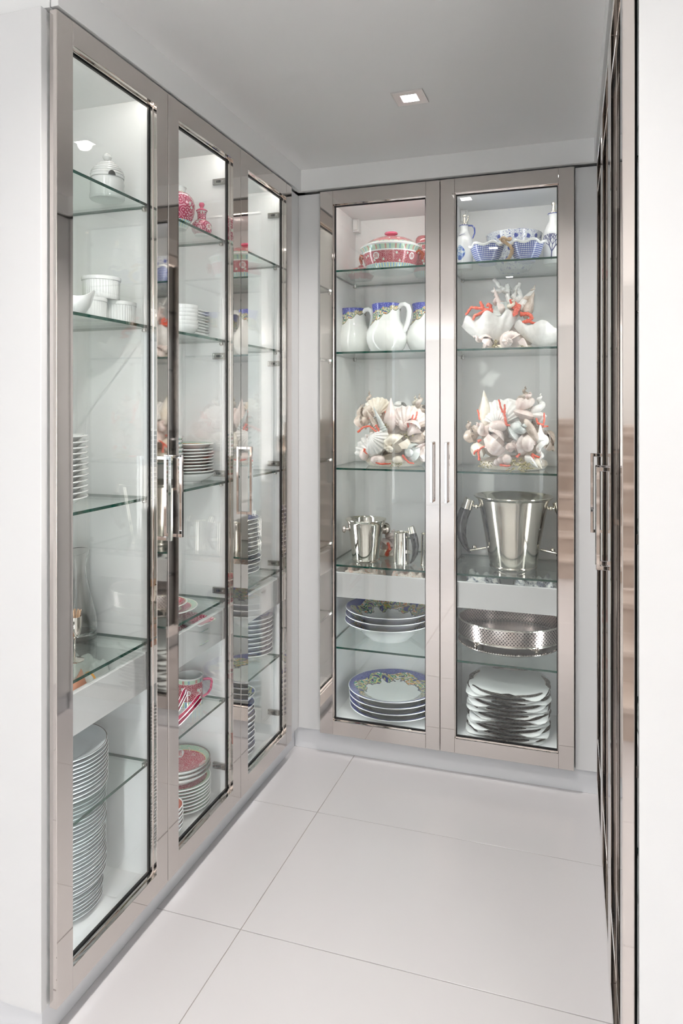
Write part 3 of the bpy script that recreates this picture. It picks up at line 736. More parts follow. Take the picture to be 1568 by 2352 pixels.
# big stacks
sp_me = lathe_mesh('soup_plate', plate_prof(.130, .026, .066, .082, top=0, edge=1), ['porcelain_shaded', 'rim_line'], 64)
x, y = put_right(243, .130, -1.308)
stack('soup_plate', sp_me, 11, x, y, S5, .0102, 'pale grey soup plate under the white drawer', 'topmost shade-tinted white soup plate under the white drawer', 'plate', 'shade-tinted soup plates under the drawer')
x, y = put_right(239, .130, -1.345)
sm_me = lathe_mesh('dinner_plate', plate_prof(.121, .022, .066, .080, top=0, edge=1), ['porcelain_shaded', 'rim_line'], 64)
stack('dinner_plate', sm_me, 7, x, y, ZF, .0096, 'smaller shade-tinted white plate at the foot of the tall stack', None, 'plate', 'smaller shade-tinted plates at the foot of the stack')
stack('dinner_plate', sp_me, 23, x, y, ZF + 7 * .0096, .0101, 'shade-tinted white dinner plate in the tall floor stack', 'topmost shade-tinted white dinner plate of the tall stack on the cabinet floor', 'plate', 'shade-tinted dinner plates on the cabinet floor')

# ================================================================ left row, middle unit
vz = thing('jar', 'round crimson porcelain jar with white scrolls on the top shelf', 'jar', (*put_right(447, .066, -1.255), S1))
jp = [(0, .003, 0), (.036, .003, 0), (.038, 0, 0), (.040, .004, 0), (.046, .014, 3), (.053, .026, 3), (.060, .040, 1), (.0655, .060, 1), (.066, .080, 1), (.061, .098, 1), (.050, .112, 1), (.040, .119, 2), (.036, .122, 0), (.036, .132, 0), (.039, .136, 0), (.034, .136, 0), (.032, .118, 0), (0, .03, 0)]
obj('jar_body', MB().lathe(jp, 48), ['porcelain', 'rose_scroll', 'key_band', 'lappet_band'], vz)
bt = thing('lidded_bottle', 'small crimson lidded bottle vase beside the round jar', 'vase', (*put_right(487, .035, -1.214), S1))
fb = lambda z: .035 if .012 < z < .035 else .03
obj('bottle_body', MB().lathe([(0, .002, 0), (.020, .002, 0), (.022, 0, 0), (.024, .004, 0), (.032, .014, 1), (.035, .026, 1), (.033, .038, 1), (.025, .048, 1), (.016, .053, 2), (.0142, .058, 1), (.0148, .072, 1), (.0168, .080, 1), (.017, .082, 0), (.013, .082, 0), (.012, .06, 0), (0, .055, 0)], 40), ['porcelain', 'rose_scroll', 'key_band'], bt)
obj('bottle_lid', MB().lathe([(0, .0825), (.019, .083), (.0195, .085), (.015, .089), (.007, .092), (.005, .096), (.0085, .101), (.0095, .106), (.0075, .111), (0, .113)], 28), 'pink_glaze', bt)
medallion(bt, '\u58fd', .0095, lambda z: .0350, -.35, .026)
bw_me = lathe_mesh('bowl', bowl_prof(.050, .034, .024, .003, belly=.6), ['porcelain'], 40)
x, y = put_right(455, .050, -1.230)
stack('bowl', bw_me, 6, x, y, S2, .0125, 'small plain white bowl in the stack beside square plates', 'topmost small plain white bowl beside square plates', 'bowl', 'small white bowls beside square plates', .001)
sq = lambda a, i: 0.93 / ((abs(math.cos(a)) ** 5 + abs(math.sin(a)) ** 5) ** .2)
sq_me = lathe_mesh('square_plate', plate_prof(.078, .017, .044, .054, top=0), ['porcelain'], 64, sq)
for i in range(9):
    o = link('square_plate', sq_me, None, (-1.292, 2.164, S2 + i * .0100), (0, 0, PI / 2 + random.uniform(-.012, .012)))
    tag(o, 'white square plate behind small bowls, ' + NTH[8 - i] + ' from the top' if i < 8 else 'topmost white square plate behind small bowls', 'plate', 'white square plates')
# third shelf: small red cups and saucers plates
cu_me = lathe_mesh('small_cup', bowl_prof(.038, .030, .017, .002, outm=1, belly=.75, bands=[(0, .35, 2), (.36, .8, 1), (.81, 1, 0)]), ['porcelain', 'key_band', 'rust_glaze'], 36)
stack('small_cup', cu_me, 11, *put_right(420, .038, -1.245), S3, .0132, 'tiny painted cup in the tall cup stack beside plates', 'topmost tiny painted cup beside plates', 'cup', 'tiny painted cups', .001)
wb_me = lathe_mesh('white_bowl', bowl_prof(.092, .033, .045, .004, belly=.7), ['porcelain'], 48)
x, y = put_right(492, .091, -1.268)
single('white_bowl', wb_me, (x, y, S3), 'plain white bowl carrying the stack of saucers', 'bowl')
sa_me = lathe_mesh('saucer', plate_prof(.088, .017, .045, .055, top=1), ['porcelain', 'rust_glaze'], 48)
stack('saucer', sa_me, 8, x, y, S3 + .026, .0105, 'white saucer stacked on a white bowl', None, 'saucer', 'saucers on the white bowl', .003)
def ring_mat(name, R, stops):
    t = mat(name, None); s_, r, th = polar(t)
    vd = t.voro(t.obj(), 95, 'F1', '3D'); sw = t.m2('SINE', t.m2('MULTIPLY', vd[0], 17.0))
    ln = t.ramp(sw, [(0.55, (0, 0, 0)), (0.75, (1, 1, 1))])
    c = t.ramp(t.m2('DIVIDE', r, R), stops, 'CONSTANT')
    t.base(t.mix(t.m2('MULTIPLY', ln, 0.62), c, (0.80, 0.62, 0.60)), 0.13, coat=0.5)
ring_mat('ring_saucer', .091, [(0, (.40, .014, .045)), (.80, (.62, .50, .2)), (.82, (.40, .62, .48)), (.96, (.66, .56, .34))])
ring_mat('ring_plate', .110, [(0, (.80, .82, .80)), (.50, (.66, .56, .34)), (.52, (.40, .08, .14)), (.80, (.66, .56, .34)), (.82, (.40, .60, .46)), (.96, (.66, .56, .34))])
ring_mat('ring_bowl', .100, [(0, (.40, .014, .045)), (.84, (.66, .56, .20)), (.86, (.36, .58, .42)), (.965, (.72, .62, .30))])
tp_me = lathe_mesh('saucer', plate_prof(.091, .022, .045, .060, top=1), ['porcelain', 'ring_saucer'], 48)
single('saucer', tp_me, (x, y, S3 + .026 + 8 * .0105 + .002), 'crimson and green painted saucer on top of the white stack', 'saucer')
# fourth shelf: two plates, drawer wares below
pl_me = lathe_mesh('dinner_plate', plate_prof(.110, .018, .055, .070, top=1), ['porcelain', 'ring_plate'], 56)
x, y = put_right(453, .110, -1.287)
single('dinner_plate', pl_me, (x, y, S4), 'larger crimson-bordered plate lying on the fourth shelf', 'plate')
pm = lathe_mesh('side_plate', plate_prof(.080, .015, .042, .050, top=1), ['porcelain', 'ring_saucer'], 48)
single('side_plate', pm, (x + .004, y - .012, S4 + .0195), 'smaller green-rimmed plate lying on a larger crimson plate', 'plate')
rd = MB().lathe([(0, .002, 0), (.030, .002, 0), (.036, .006, 0), (.046, .018, 0), (.0465, .0195, 0), (.0445, .0195, 2), (.036, .010, 1), (0, .008, 1)], 56, rf=lambda a, i: 1.15 * .93 / ((abs(math.cos(a)) ** 5 + (abs(math.sin(a)) * .62) ** 5) ** .2))
tag(obj('oblong_dish', rd, ['porcelain', 'rose_scroll', 'key_band'], None, (-1.225, 2.095, ZD + .074), (0.05, 0, 1.35)), 'oblong crimson dish with green border in the drawer', 'dish')
tag(obj('oblong_dish', rd, ['porcelain', 'rose_scroll', 'key_band'], None, (-1.245, 2.08, ZD + .040), (0.0, 0, 1.45)), 'oblong crimson dish beneath another in the drawer', 'dish')
tag(obj('oblong_dish', rd, ['porcelain', 'rose_scroll', 'key_band'], None, (-1.245, 2.08, ZD + .0005), (0.0, 0, 1.50)), 'lowest oblong crimson dish of the drawer', 'dish')
uc = MB().lathe(bowl_prof(.047, .050, .022, .003, outm=1, belly=.6, bands=[(0, .25, 2)]), 40)
tag(obj('bowl', uc, ['porcelain', 'rose_scroll', 'lappet_band'], None, (-1.240, 1.965, ZD), (0, 0, 0)), 'crimson scroll bowl standing in the drawer', 'bowl')
tag(obj('bowl', uc, ['porcelain', 'rose_scroll', 'lappet_band'], None, (-1.240, 1.965, ZD + .0515), (0, 0, 1.0)), 'crimson scroll bowl set on another in the drawer', 'bowl')
# fifth shelf: mug and soup spoons
mg = thing('mug', 'crimson scroll mug with pink angular handle', 'mug', (-1.262, 2.150, S5), (0, 0, .45))
mr = .046
obj('mug_body', MB().lathe([(0, .003, 0), (.040, .003, 0), (.042, 0, 0), (mr, .003, 0), (mr, .006, 0), (mr, .026, 3), (mr, .0265, 0), (mr, .083, 1), (mr, .084, 0), (mr, .096, 2), (mr + .0005, .1, 0), (mr - .001, .1012, 0), (mr - .0035, .099, 0), (mr - .004, .008, 0), (0, .007, 0)], 56), ['porcelain', 'red_scroll', 'key_band', 'lappet_band'], mg)
obj('handle', MB().tube([(mr - .002, 0, .084), (mr + .018, 0, .085), (mr + .027, 0, .083), (mr + .029, 0, .075), (mr + .026, 0, .052), (mr + .016, 0, .036), (mr - .002, 0, .024)], [.0042, .0042, .0044, .0044, .0042, .004, .0042], 10), 'pink_glaze', mg)
medallion(mg, '\u58fd', .0085, lambda z: mr, -1.55, .055); medallion(mg, '\u7121', .0085, lambda z: mr, -.55, .055); medallion(mg, '\u842c', .0085, lambda z: mr, -2.6, .055)
def spoon_mesh():
    m = MB()
    def prof(v):                       # along: bowl then rising handle
        s_ = v * .150
        if v < .36:
            q = v / .36; return (s_ - .054, .004 + .012 * (2 * q - 1) ** 2 * (1 if q < .5 else .9)), .020 * math.sin(PI * min(1, q * .78 + .10)) ** .6
        q = (v - .36) / .64
        return (s_ - .054, .0148 + .050 * q ** 1.25 + .010 * q), .0088 - .0020 * math.sin(PI * q) - .0045 * max(0, (q - .9) / .1) ** 2
    def surf(lift, sgn):
        def f(u, v):
            (x_, z_), wd = prof(v); b_ = (2 * u - 1) * sgn
            cup = (.016 * math.sin(PI * min(1, v / .36)) if v < .36 else .0035)
            return (x_, b_ * wd, z_ + cup * (b_ * b_) + lift)
        return f
    m.grid(surf(.0016, 1), 10, 40, 0); m.grid(surf(-.0016, -1), 10, 40, 1)
    for sd_ in (-1, 1):
        pts = [];
        for k in range(41):
            (x_, z_), wd = prof(k / 40); cup = (.016 * math.sin(PI * min(1, k / 40 / .36)) if k / 40 < .36 else .0035)
            pts.append((x_, sd_ * wd, z_ + cup))
        m.tube(pts, .0013, 6, 2)
    return m.mesh('soup_spoon', ['spoon_glaze', 'spoon_glaze', 'porcelain'])
mat('spoon_glaze', (0.30, 0.012, 0.05), 0.14, coat=0.5, var=0.45, vscale=120)
spn = spoon_mesh()
for k, (px, py, ang, zz, lb) in enumerate(((412, 1672, .55, 0, 'crimson porcelain soup spoon with white edge lowest before the mug'), (408, 1664, .58, .012, 'crimson porcelain soup spoon nested on the lowest one'),
                                          (398, 1664, .70, .004, 'crimson porcelain soup spoon leaning steeply across the mug'), (394, 1660, .72, .015, 'crimson porcelain soup spoon nested on the steep one'))):
    p = at_z(px, py, S5 + zz)
    o = single('soup_spoon', spn, (p.x, p.y, S5 + .0005 + zz), lb, 'spoon', (.45, -(.34 if k < 2 else .62), ang), 'soup spoons by the mug')
# cabinet floor: crimson bowls on bowls
rb_me = lathe_mesh('rice_bowl', bowl_prof(.100, .042, .042, .0035, inm=1, edge=2, belly=.72), ['porcelain', 'ring_bowl', 'rim_line'], 56)
x, y = put_right(484, .100, -1.280)
pd_me = lathe_mesh('coupe_plate', plate_prof(.099, .024, .050, .062, top=1, edge=0), ['porcelain', 'ring_bowl'], 56)
stack('coupe_plate', pd_me, 8, x, y, ZF, .0108, 'white coupe plate with crimson inside below the bowls', None, 'plate', 'coupe plates under the crimson bowls', .002)
for i in range(3):
    o = single('rice_bowl', rb_me, (x - .001 * i, y - .004, ZF + .092 + i * .0135), ('crimson-lined bowl set on the coupe plates', 'middle crimson-lined bowl of three', 'topmost crimson-lined bowl with a white disc inside')[i], 'bowl', (0, 0, 0), 'crimson-lined bowls')
rfun = lambda z: .0455 + (.0965 - .0455) * (1 - (1 - max(0, min(1, (z - .0095) / .0325))) ** (1 / .72)) ** .72
medallion(o, '\u842c', .0165, lambda z: rfun(z) - .0022, 2.15, .023, True)
medallion(o, '\u58fd', .014, lambda z: rfun(z) - .0022, 0.35, .024, True)
nb_me = lathe_mesh('small_bowl', bowl_prof(.055, .034, .024, .003, belly=.65, inm=1, edge=0), ['porcelain', 'rust_glaze'], 40)
stack('small_bowl', nb_me, 6, *put_right(420, .055, -1.235), ZF, .0125, 'small brown-lined white bowl nearest the door', 'topmost small white bowl with brown inside', 'bowl', 'small bowls on the cabinet floor', .001)

# ================================================================ left row, corner unit
gl_me = lathe_mesh('glass_dish', bowl_prof(.070, .028, .030, .0025, belly=.8), ['clear_glass'], 40)
stack('glass_dish', gl_me, 11, *put_right(581, .070, -1.250), S3, .0190, 'clear glass dish in the stack above the blue plates', 'topmost clear glass dish above the blue plates', 'dish', 'clear glass dishes', .004)
bp_me = lathe_mesh('blue_plate', plate_prof(.112, .034, .055, .070, top=1, edge=0), ['porcelain', 'blue_rim'], 56)
stack('blue_plate', bp_me, 13, *put_right(598, .112, -1.293), S4, .0168, 'blue-bordered deep plate in the tall stack above the drawer', 'topmost blue-bordered deep plate above the drawer', 'plate', 'blue plates above the drawer', .005)
bq_me = lathe_mesh('blue_plate', plate_prof(.094, .030, .050, .060, top=1, edge=0), ['porcelain', 'blue_rim'], 56)
stack('blue_plate', bq_me, 9, *put_right(628, .094, -1.272), S5, .0176, 'blue-bordered deep plate in the stack below the drawer', 'topmost blue-bordered deep plate below the drawer', 'plate', 'blue plates below the drawer', .004)
bb_me = lathe_mesh('blue_bowl', bowl_prof(.090, .040, .042, .0035, outm=0, inm=1, belly=.75, edge=0), ['porcelain', 'blue_rim'], 48)
xy = put_right(586, .090, -1.268)
stack('blue_bowl', bb_me, 10, *xy, ZF, .0195, 'blue-lined white bowl on the corner cabinet floor', None, 'bowl', 'blue-lined bowls on the floor', .003)
bd_me = lathe_mesh('blue_bowl', bowl_prof(.090, .052, .040, .0035, outm=0, inm=1, belly=.8, edge=0), ['porcelain', 'majolica_mid'], 48)
single('blue_bowl', bd_me, (*xy, ZF + 10 * .0195 + .006), 'blue and gold bowl topping the bowl stack', 'bowl', group='blue-lined bowls on the floor')
# silver cutlery in the drawer
def cutlery(name, loc, rz, label, fork):
    m = MB().tube([(0, 0, .003), (.05, 0, .0035), (.10, 0, .008), (.125, 0, .006)], [.004, .0032, .0022, .003], 8)
    if fork:
        for k in range(4): m.tube([(.125, (k - 1.5) * .004, .006), (.145, (k - 1.5) * .005, .005), (.172, (k - 1.5) * .0048, .010)], [.0018, .0016, .0009], 6)
    else: m.grid(lambda u, v: (.122 + .055 * v, .0185 * (2 * u - 1) * math.sin(PI * min(1, .08 + v * .9)), .004 + .006 * (2 * u - 1) ** 2 - .003 * math.sin(PI * v)), 8, 14)
    m.grid(lambda u, v: (.122 + .055 * v, -.0185 * (2 * u - 1) * math.sin(PI * min(1, .08 + v * .9)) if not fork else 0, .002 + .006 * (2 * u - 1) ** 2 - .003 * math.sin(PI * v)), 8, 14) if not fork else None
    return tag(obj(name, m, 'silver', None, loc, (0, 0, rz)), label, 'cutlery', 'silver cutlery in the drawer')
cloth('drawer_liner', (-1.30, 2.49, ZD), .20, .34, .068, 'paper_white', 'white liner cloth under the silver cutlery', 'cloth', 0, 21)
for k in range(5):
    cutlery('fork' if k % 2 else 'spoon', (-1.232 - .012 * k, 2.40 + .035 * k, ZD + .070 + .0035 * k), 1.2 + .12 * k, ('silver spoon lying flat nearest the drawer front', 'silver fork lying beside the front spoon', 'silver spoon lying across the cutlery drawer', 'silver fork lying across the middle spoon', 'silver spoon lying furthest inside the drawer')[k], k % 2)

# ================================================================ back pair, unit with the tureen
def at(px, py, Y): return at_y(px, py, Y)
def frame(loc, d=(0, 0, 1), roll=0.0, sc=1.0):
    """matrix taking local +z to direction d."""
    q = Vector(d).to_track_quat('Z', 'Y').to_matrix().to_4x4()
    return Matrix.Translation(Vector(loc)) @ q @ Matrix.Rotation(roll, 4, 'Z') @ Matrix.Scale(sc, 4)
YB_ = 3.03
p = at(898, 600, 3.006)
tu = thing('tureen', 'crimson and green covered tureen with pink knob', 'tureen', (p.x, p.y, S1), (0, 0, -.1))
obj('tureen_body', MB().lathe([(0, .004, 0), (.088, .004, 0), (.090, 0, 0), (.094, .004, 0), (.098, .010, 0), (.107, .026, 3), (.109, .027, 0), (.118, .055, 1), (.121, .076, 1), (.122, .082, 0), (.126, .094, 2), (.133, .100, 2), (.1345, .1025, 0), (.131, .103, 0), (.118, .09, 0), (.10, .03, 0), (0, .014, 0)], 72), ['porcelain', 'red_scroll', 'key_band', 'lappet_band'], tu)
tl = obj('tureen_lid', MB().lathe([(.110, .100, 0), (.129, .1032, 0), (.1315, .106, 0), (.124, .113, 0), (.113, .120, 2), (.112, .1205, 0), (.094, .134, 1), (.070, .145, 1), (.044, .152, 1), (.018, .155, 1), (0, .1555, 1)], 72), ['porcelain', 'pink_scroll', 'key_band'], tu)
obj('knob', MB().lathe([(.012, .154), (.013, .158), (.018, .163), (.0275, .166), (.029, .171), (.026, .1745), (.012, .1755), (0, .1755)], 32), 'pink_glaze', tl)
for sg in (-1, 1):
    obj('handle', MB().tube([(sg * .116, -.018, .074), (sg * .134, -.020, .084), (sg * .142, -.008, .072), (sg * .138, .0, .052), (sg * .142, .008, .072), (sg * .134, .020, .084), (sg * .116, .018, .074)], .0055, 8), 'rust_glaze', tu)
fT = outer([(.107, .026), (.109, .027), (.118, .055), (.121, .076), (.122, .082)])
for k, a in enumerate((-1.78, -.40, .9, 2.2, -2.95)): medallion(tu, '\u58fd\u7121\u7586\u842c'[k % 4], .0150, fT, a, .057)
fl_ = lambda z: .1135 - (z - .120) * 1.333
medallion(tl, '\u58fd', .007, fl_, -1.95, .131); medallion(tl, '\u842c', .007, fl_, -.9, .131)
p = at(829, 600, 3.13)
sd_ = thing('covered_dish', 'low crimson covered dish tucked behind the tureen', 'dish', (p.x, p.y, S1))
obj('dish_body', MB().lathe([(0, .003, 0), (.045, .003, 0), (.047, 0, 0), (.052, .008, 1), (.062, .024, 1), (.067, .031, 2), (.0675, .033, 0), (.060, .033, 0), (0, .01, 0)], 48), ['porcelain', 'red_scroll', 'key_band'], sd_)
obj('dish_lid', MB().lathe([(.058, .0335, 0), (.066, .034, 0), (.0665, .036, 0), (.060, .041, 2), (.045, .050, 1), (.025, .057, 1), (.010, .060, 1), (.012, .064, 1), (.008, .068, 1), (0, .069, 1)], 48), ['porcelain', 'pink_scroll', 'key_band'], sd_)
p = at(976, 600, 3.175)
jr = thing('ginger_jar', 'crimson ginger jar with domed cap behind the tureen', 'jar', (p.x, p.y, S1))
obj('jar_body', MB().lathe([(0, .003, 0), (.046, .003, 0), (.048, 0, 0), (.055, .012, 3), (.062, .026, 3), (.070, .045, 1), (.081, .080, 1), (.085, .105, 1), (.080, .125, 1), (.068, .140, 1), (.058, .146, 2), (.046, .149, 0), (.040, .15, 0), (0, .15, 0)], 56), ['porcelain', 'pink_scroll', 'key_band', 'lappet_band'], jr)
jr.scale = (.82, .82, 1.0)
obj('jar_cap', MB().lathe([(.044, .150, 0), (.053, .1505, 0), (.0535, .153, 0), (.052, .170, 1), (.050, .178, 1), (.042, .186, 1), (.020, .190, 1), (0, .191, 1)], 48), ['porcelain', 'pink_scroll'], jr)
medallion(jr, '\u58fd', .018, outer([(.070, .045), (.081, .080), (.085, .105)]), -2.15, .085)

# pitchers
def pitcher(px, Y, rz, label):
    p = at(px, 760, Y)
    t_ = thing('pitcher', label, 'pitcher', (p.x, p.y, S2), (0, 0, rz), 'white pitchers with painted collars')
    pr_ = [(0, .004), (.052, .004), (.055, 0), (.060, .003), (.076, .022), (.087, .048), (.0905, .070), (.087, .094), (.076, .118), (.0645, .138), (.0600, .156), (.0605, .178), (.0630, .200), (.0645, .2115), (.0635, .213), (.061, .2115), (.0585, .195), (.0585, .165), (.068, .125), (.08, .09), (.08, .06), (.05, .012), (0, .010)]
    sp = lambda a, i: 1 + (.10 * max(0, math.cos(a - PI)) ** 10 * max(0, (i - 10) / 4) if 10 < i < 17 else 0)
    obj('pitcher_body', MB().lathe(pr_, 64, rf=sp), 'pitcher_glaze', t_)
    hp = [(.060, 0, .196), (.072, 0, .205), (.090, 0, .206), (.106, 0, .196), (.113, 0, .176), (.110, 0, .150), (.102, 0, .122), (.092, 0, .098), (.082, 0, .090)]
    obj('handle', MB().tube(hp, [.010, .010, .0105, .011, .011, .0105, .010, .010, .009], 12), 'porcelain', t_)
    return t_
pitcher(810, 3.125, -.35, 'white pitcher with painted collar, beside the cabinet side wall')
pitcher(888, 3.02, -.30, 'white pitcher with painted collar, between the two others')
pitcher(980, 3.06, -.30, 'white pitcher with painted collar, cut off by the door frame')

# ---------------------------------------------------------------- shell work
def scallop(R, ribs=13, dome=.30, spread=1.12):
    m = MB()
    def f(back):
        def g(u, v):
            a = (u * 2 - 1) * spread; tt = v
            rr = R * tt * (1 + .022 * math.cos(ribs * 2 * a) * tt) * (1 - .10 * (abs(a) / spread) ** 3)
            if tt < .18: a *= .55 + .45 * tt / .18
            dm = dome * R * math.sin(PI * (tt * .86 + .10)) * math.cos(a * .95) + .020 * R * math.cos(ribs * 2 * a) * tt
            return (rr * math.sin(a), -(dm if not back else dm * .35 - .01 * R), rr * math.cos(a))
        return g
    m.grid(f(False), 78, 14); b_ = MB().grid(f(True), 78, 10)
    m.add(b_.v, [q[::-1] for q in b_.f])
    m.box(-.22 * R, .22 * R, -.08 * R, .04 * R, -.01 * R, .10 * R, c=.02 * R)
    return m
def whelk(L, R, turns=4.2, spike=0.0, tail=.75, k=.26, lip=True):
    m = MB(); N, n = 110, 14; tail /= 1.45; L *= 1.45
    vs = []
    for i in range(N + 1):
        ph = turns * 2 * PI * i / N; s_ = math.exp(-k * ph / (turns * .5) * 1.35)
        rho, tr, z = .46 * R * s_, .56 * R * s_, L * (1 - s_) * .92
        for j in range(n):
            a = 2 * PI * j / n
            kk = 1 + .035 * math.cos(15 * ph) + spike * max(0, math.cos(7 * ph)) ** 5 * max(0, math.cos(a - .9)) ** 2
            x_ = rho + tr * math.cos(a) * kk; zz = z + tr * 1.15 * math.sin(a) * kk
            vs.append((x_ * math.cos(ph), x_ * math.sin(ph), zz))
    fs = [(i * n + j, i * n + (j + 1) % n, (i + 1) * n + (j + 1) % n, (i + 1) * n + j) for i in range(N) for j in range(n)]
    m.add(vs, fs); m.add([vs[N * n + j] for j in range(n)], [tuple(range(n))])
    m.lathe([(0, -L * tail), (.10 * R, -L * tail * .97), (.34 * R, -L * tail * .5), (.74 * R, -L * .10), (.86 * R, L * .02), (.50 * R, L * .14), (0, L * .2)], 20)
    if lip: m.grid(lambda u, v: (R * (.62 + .55 * math.sin(PI * v)) * math.cos(.2 - .9 * u * .6), -R * (.55 + .45 * math.sin(PI * v)) * (u * .9 + .35), -L * tail * .75 + v * L * (tail * .75 + .35)), 6, 14)
    return m
def auger(L, R, whorls=9):
    p_ = [(0, 0)]
    for i in range(whorls):
        q0, q1 = i / whorls, (i + 1) / whorls
        p_ += [(R * (1 - q0) * .86 + .0004, L * q0 + L * .01), (R * (1 - q0) * 1.02 + .0004, L * (q0 + .55 * (q1 - q0)))]
    p_ += [(0, L)]
    return MB().lathe(p_, 20)
def spindle(L, R): return MB().lathe([(0, 0), (.30 * R, .02 * L), (.72 * R, .14 * L), (R, .30 * L), (.94 * R, .42 * L), (.66 * R, .60 * L), (.60 * R, .63 * L), (.36 * R, .78 * L), (.14 * R, .93 * L), (0, L)], 24)
def moon(R):
    m = MB(); N, n = 70, 14; vs = []
    for i in range(N + 1):
        ph = 2.4 * 2 * PI * i / N; s_ = math.exp(-.19 * ph)
        for j in range(n):
            a = 2 * PI * j / n
            x_ = .42 * R * s_ + .58 * R * s_ * math.cos(a)
            vs.append((x_ * math.cos(ph), x_ * math.sin(ph), .62 * R * (1 - s_) + .62 * R * s_ * math.sin(a)))
    m.add(vs, [(i * n + j, i * n + (j + 1) % n, (i + 1) * n + (j + 1) % n, (i + 1) * n + j) for i in range(N) for j in range(n)])
    m.lathe([(0, -.62 * R), (.5 * R, -.5 * R), (.8 * R, -.1 * R), (.5 * R, .2 * R), (0, .3 * R)], 18)
    return m
def lump(R, seed=0, sz=(1, 1, 1), amp=.18):
    def f(u, v):
        a, b_ = u * 2 * PI, (v - .5) * PI
        d = Vector((math.cos(a) * math.cos(b_), math.sin(a) * math.cos(b_), math.sin(b_)))
        q = R * (1 + amp * noise.noise(d * 2.6 + Vector((seed, 0, 0))))
        return (d.x * q * sz[0], d.y * q * sz[1], d.z * q * sz[2])
    return MB().grid(f, 26, 14, wrap=True)
def weed(R, seed, n=22):
    rg = random.Random(seed); m = MB()
    for k in range(n):
        a, r = rg.uniform(0, 6.3), R * math.sqrt(rg.random())
        x_, z_ = r * math.cos(a), r * math.sin(a) * .55
        m.tube([(x_, 0, z_), (x_ + rg.uniform(-.25, .25) * R, -.10 * R, z_ + rg.uniform(-.2, .2) * R), (x_ + rg.uniform(-.45, .45) * R, rg.uniform(-.1, .1) * R, z_ + rg.uniform(-.3, .3) * R)], [.05 * R, .06 * R, .03 * R], 5)
    return m
def coral(pts_list, r):
    m = MB()
    for pts in pts_list:
        q = []
        for i in range(len(pts) - 1):
            a, b_ = Vector(pts[i]), Vector(pts[i + 1])
            for k in range(4): q.append(a.lerp(b_, k / 4))
        q.append(Vector(pts[-1])); N = len(q)
        q = [v + Vector((noise.noise(v * 90), noise.noise(v * 90 + Vector((5, 0, 0))), noise.noise(v * 90 + Vector((0, 7, 0))))) * r * .45 for v in q]
        m.tube(q, [r * (1.05 - .45 * i / N) * (1 + .15 * math.sin(i * 2.1)) for i in range(N)], 8)
    return m
class Sculpt:
    """parts placed where the photo shows them, on the front of a heap standing at `base`."""
    def __init__(s, root): s.r = root; s.o = Vector(root.location)
    def pos(s, px, py, Y): return at(px, py, Y) - s.o
    def put(s, name, mb, m, px, py, Y, d=(0, 0, 1), roll=0.0, label=None):
        mb.move(frame(s.pos(px, py, Y), d, roll))
        o = obj(name, mb, m, s.r, smooth=50)
        if label: o['label'] = label
        return o
    def fan(s, R, m, px, py, Y, rot, tilt=0.0, ribs=13, dome=.30, turn=0.0):
        mb = scallop(R, ribs, dome)
        mb.move(Matrix.Translation(s.pos(px, py, Y)) @ Matrix.Rotation(turn, 4, 'Z') @ Matrix.Rotation(rot, 4, 'Y') @ Matrix.Rotation(tilt, 4, 'X'))
        return obj('scallop_shell', mb, m, s.r, smooth=50)
    def coral(s, lines, r, Y, m='coral', name='coral_branch'):
        return obj(name, coral([[s.pos(px, py, Y + dy) for (px, py, dy) in ln] for ln in lines], r), m, s.r, smooth=60)
def dirpx(dx, dy, fwd=0.0): return Vector((dx, fwd, -dy)).normalized()

p = at(905, 1060, 3.06)
sa = thing('shell_sculpture', 'porcelain shell and coral sculpture with pink-edged scallop', 'sculpture', (p.x, p.y, S3), group='shell sculptures')
A = Sculpt(sa); k5 = 1 / 525.0
obj('base', MB().lathe([(0, 0), (.095, 0), (.118, .004), (.130, .018), (.126, .034), (.10, .046), (0, .06)], 56, rf=lambda a, i: 1 + .035 * math.sin(3 * a) + .015 * math.sin(7 * a)), 'shell_cream', sa)
obj('core', lump(.105, 2, (1.12, .80, 1.05), .15).move(Matrix.Translation((0, .01, .135))), 'shell_brown', sa)
A.fan(.118, 'shell_white', 868, 1052, 2.985, -.35, -.25, 15, .32)                 # big ribbed at the left
A.fan(.084, 'shell_white', 850, 1000, 2.925, 2.25, .10, 13, .30)                  # white scallop lower left
A.fan(.106, 'shell_pink', 934, 990, 2.955, .05, -.15, 13, .28)                    # pink-edged scallop upper right
A.fan(.080, 'shell_cream', 868, 955, 2.99, -.05, -.1, 12, .25)
A.put('conch_shell', whelk(.055, .052, 3.4, .25, 1.1), 'shell_cream', 905, 1018, 2.930, dirpx(-.2, .35, -.9), .6)
A.put('conch_shell', whelk(.060, .040, 4.2, .18), 'shell_pink', 945, 984, 2.930, dirpx(-.92, -.42, -.2), 1.2)
A.put('conch_shell', whelk(.062, .060, 3.6, .55, .8), 'shell_brown', 962, 1002, 2.955, dirpx(-.2, -1, -.5), .3)
A.put('conch_shell', whelk(.062, .050, 3.6, .45, .8), 'shell_pink', 968, 1030, 2.955, dirpx(.5, .8, -.4), .3)
A.put('spindle_shell', spindle(.150, .031), 'shell_pink', 896, 993, 2.950, dirpx(-.02, -1, .15))
A.put('spindle_shell', spindle(.095, .020), 'shell_brown', 880, 968, 3.02, dirpx(-.22, -1, .1))
A.put('whelk_shell', whelk(.075, .036, 4.6, .0, .6), 'shell_brown', 849, 948, 3.00, dirpx(-.05, -1, .1), .4)
A.put('whelk_shell', whelk(.060, .030, 4.6, .0, .6), 'shell_brown', 836, 968, 3.00, dirpx(-.25, -1, .1), .4)
A.put('whelk_shell', whelk(.060, .034, 4.6, .3, .6), 'shell_brown', 966, 945, 3.02, dirpx(-.1, -1, .1), 2.4)
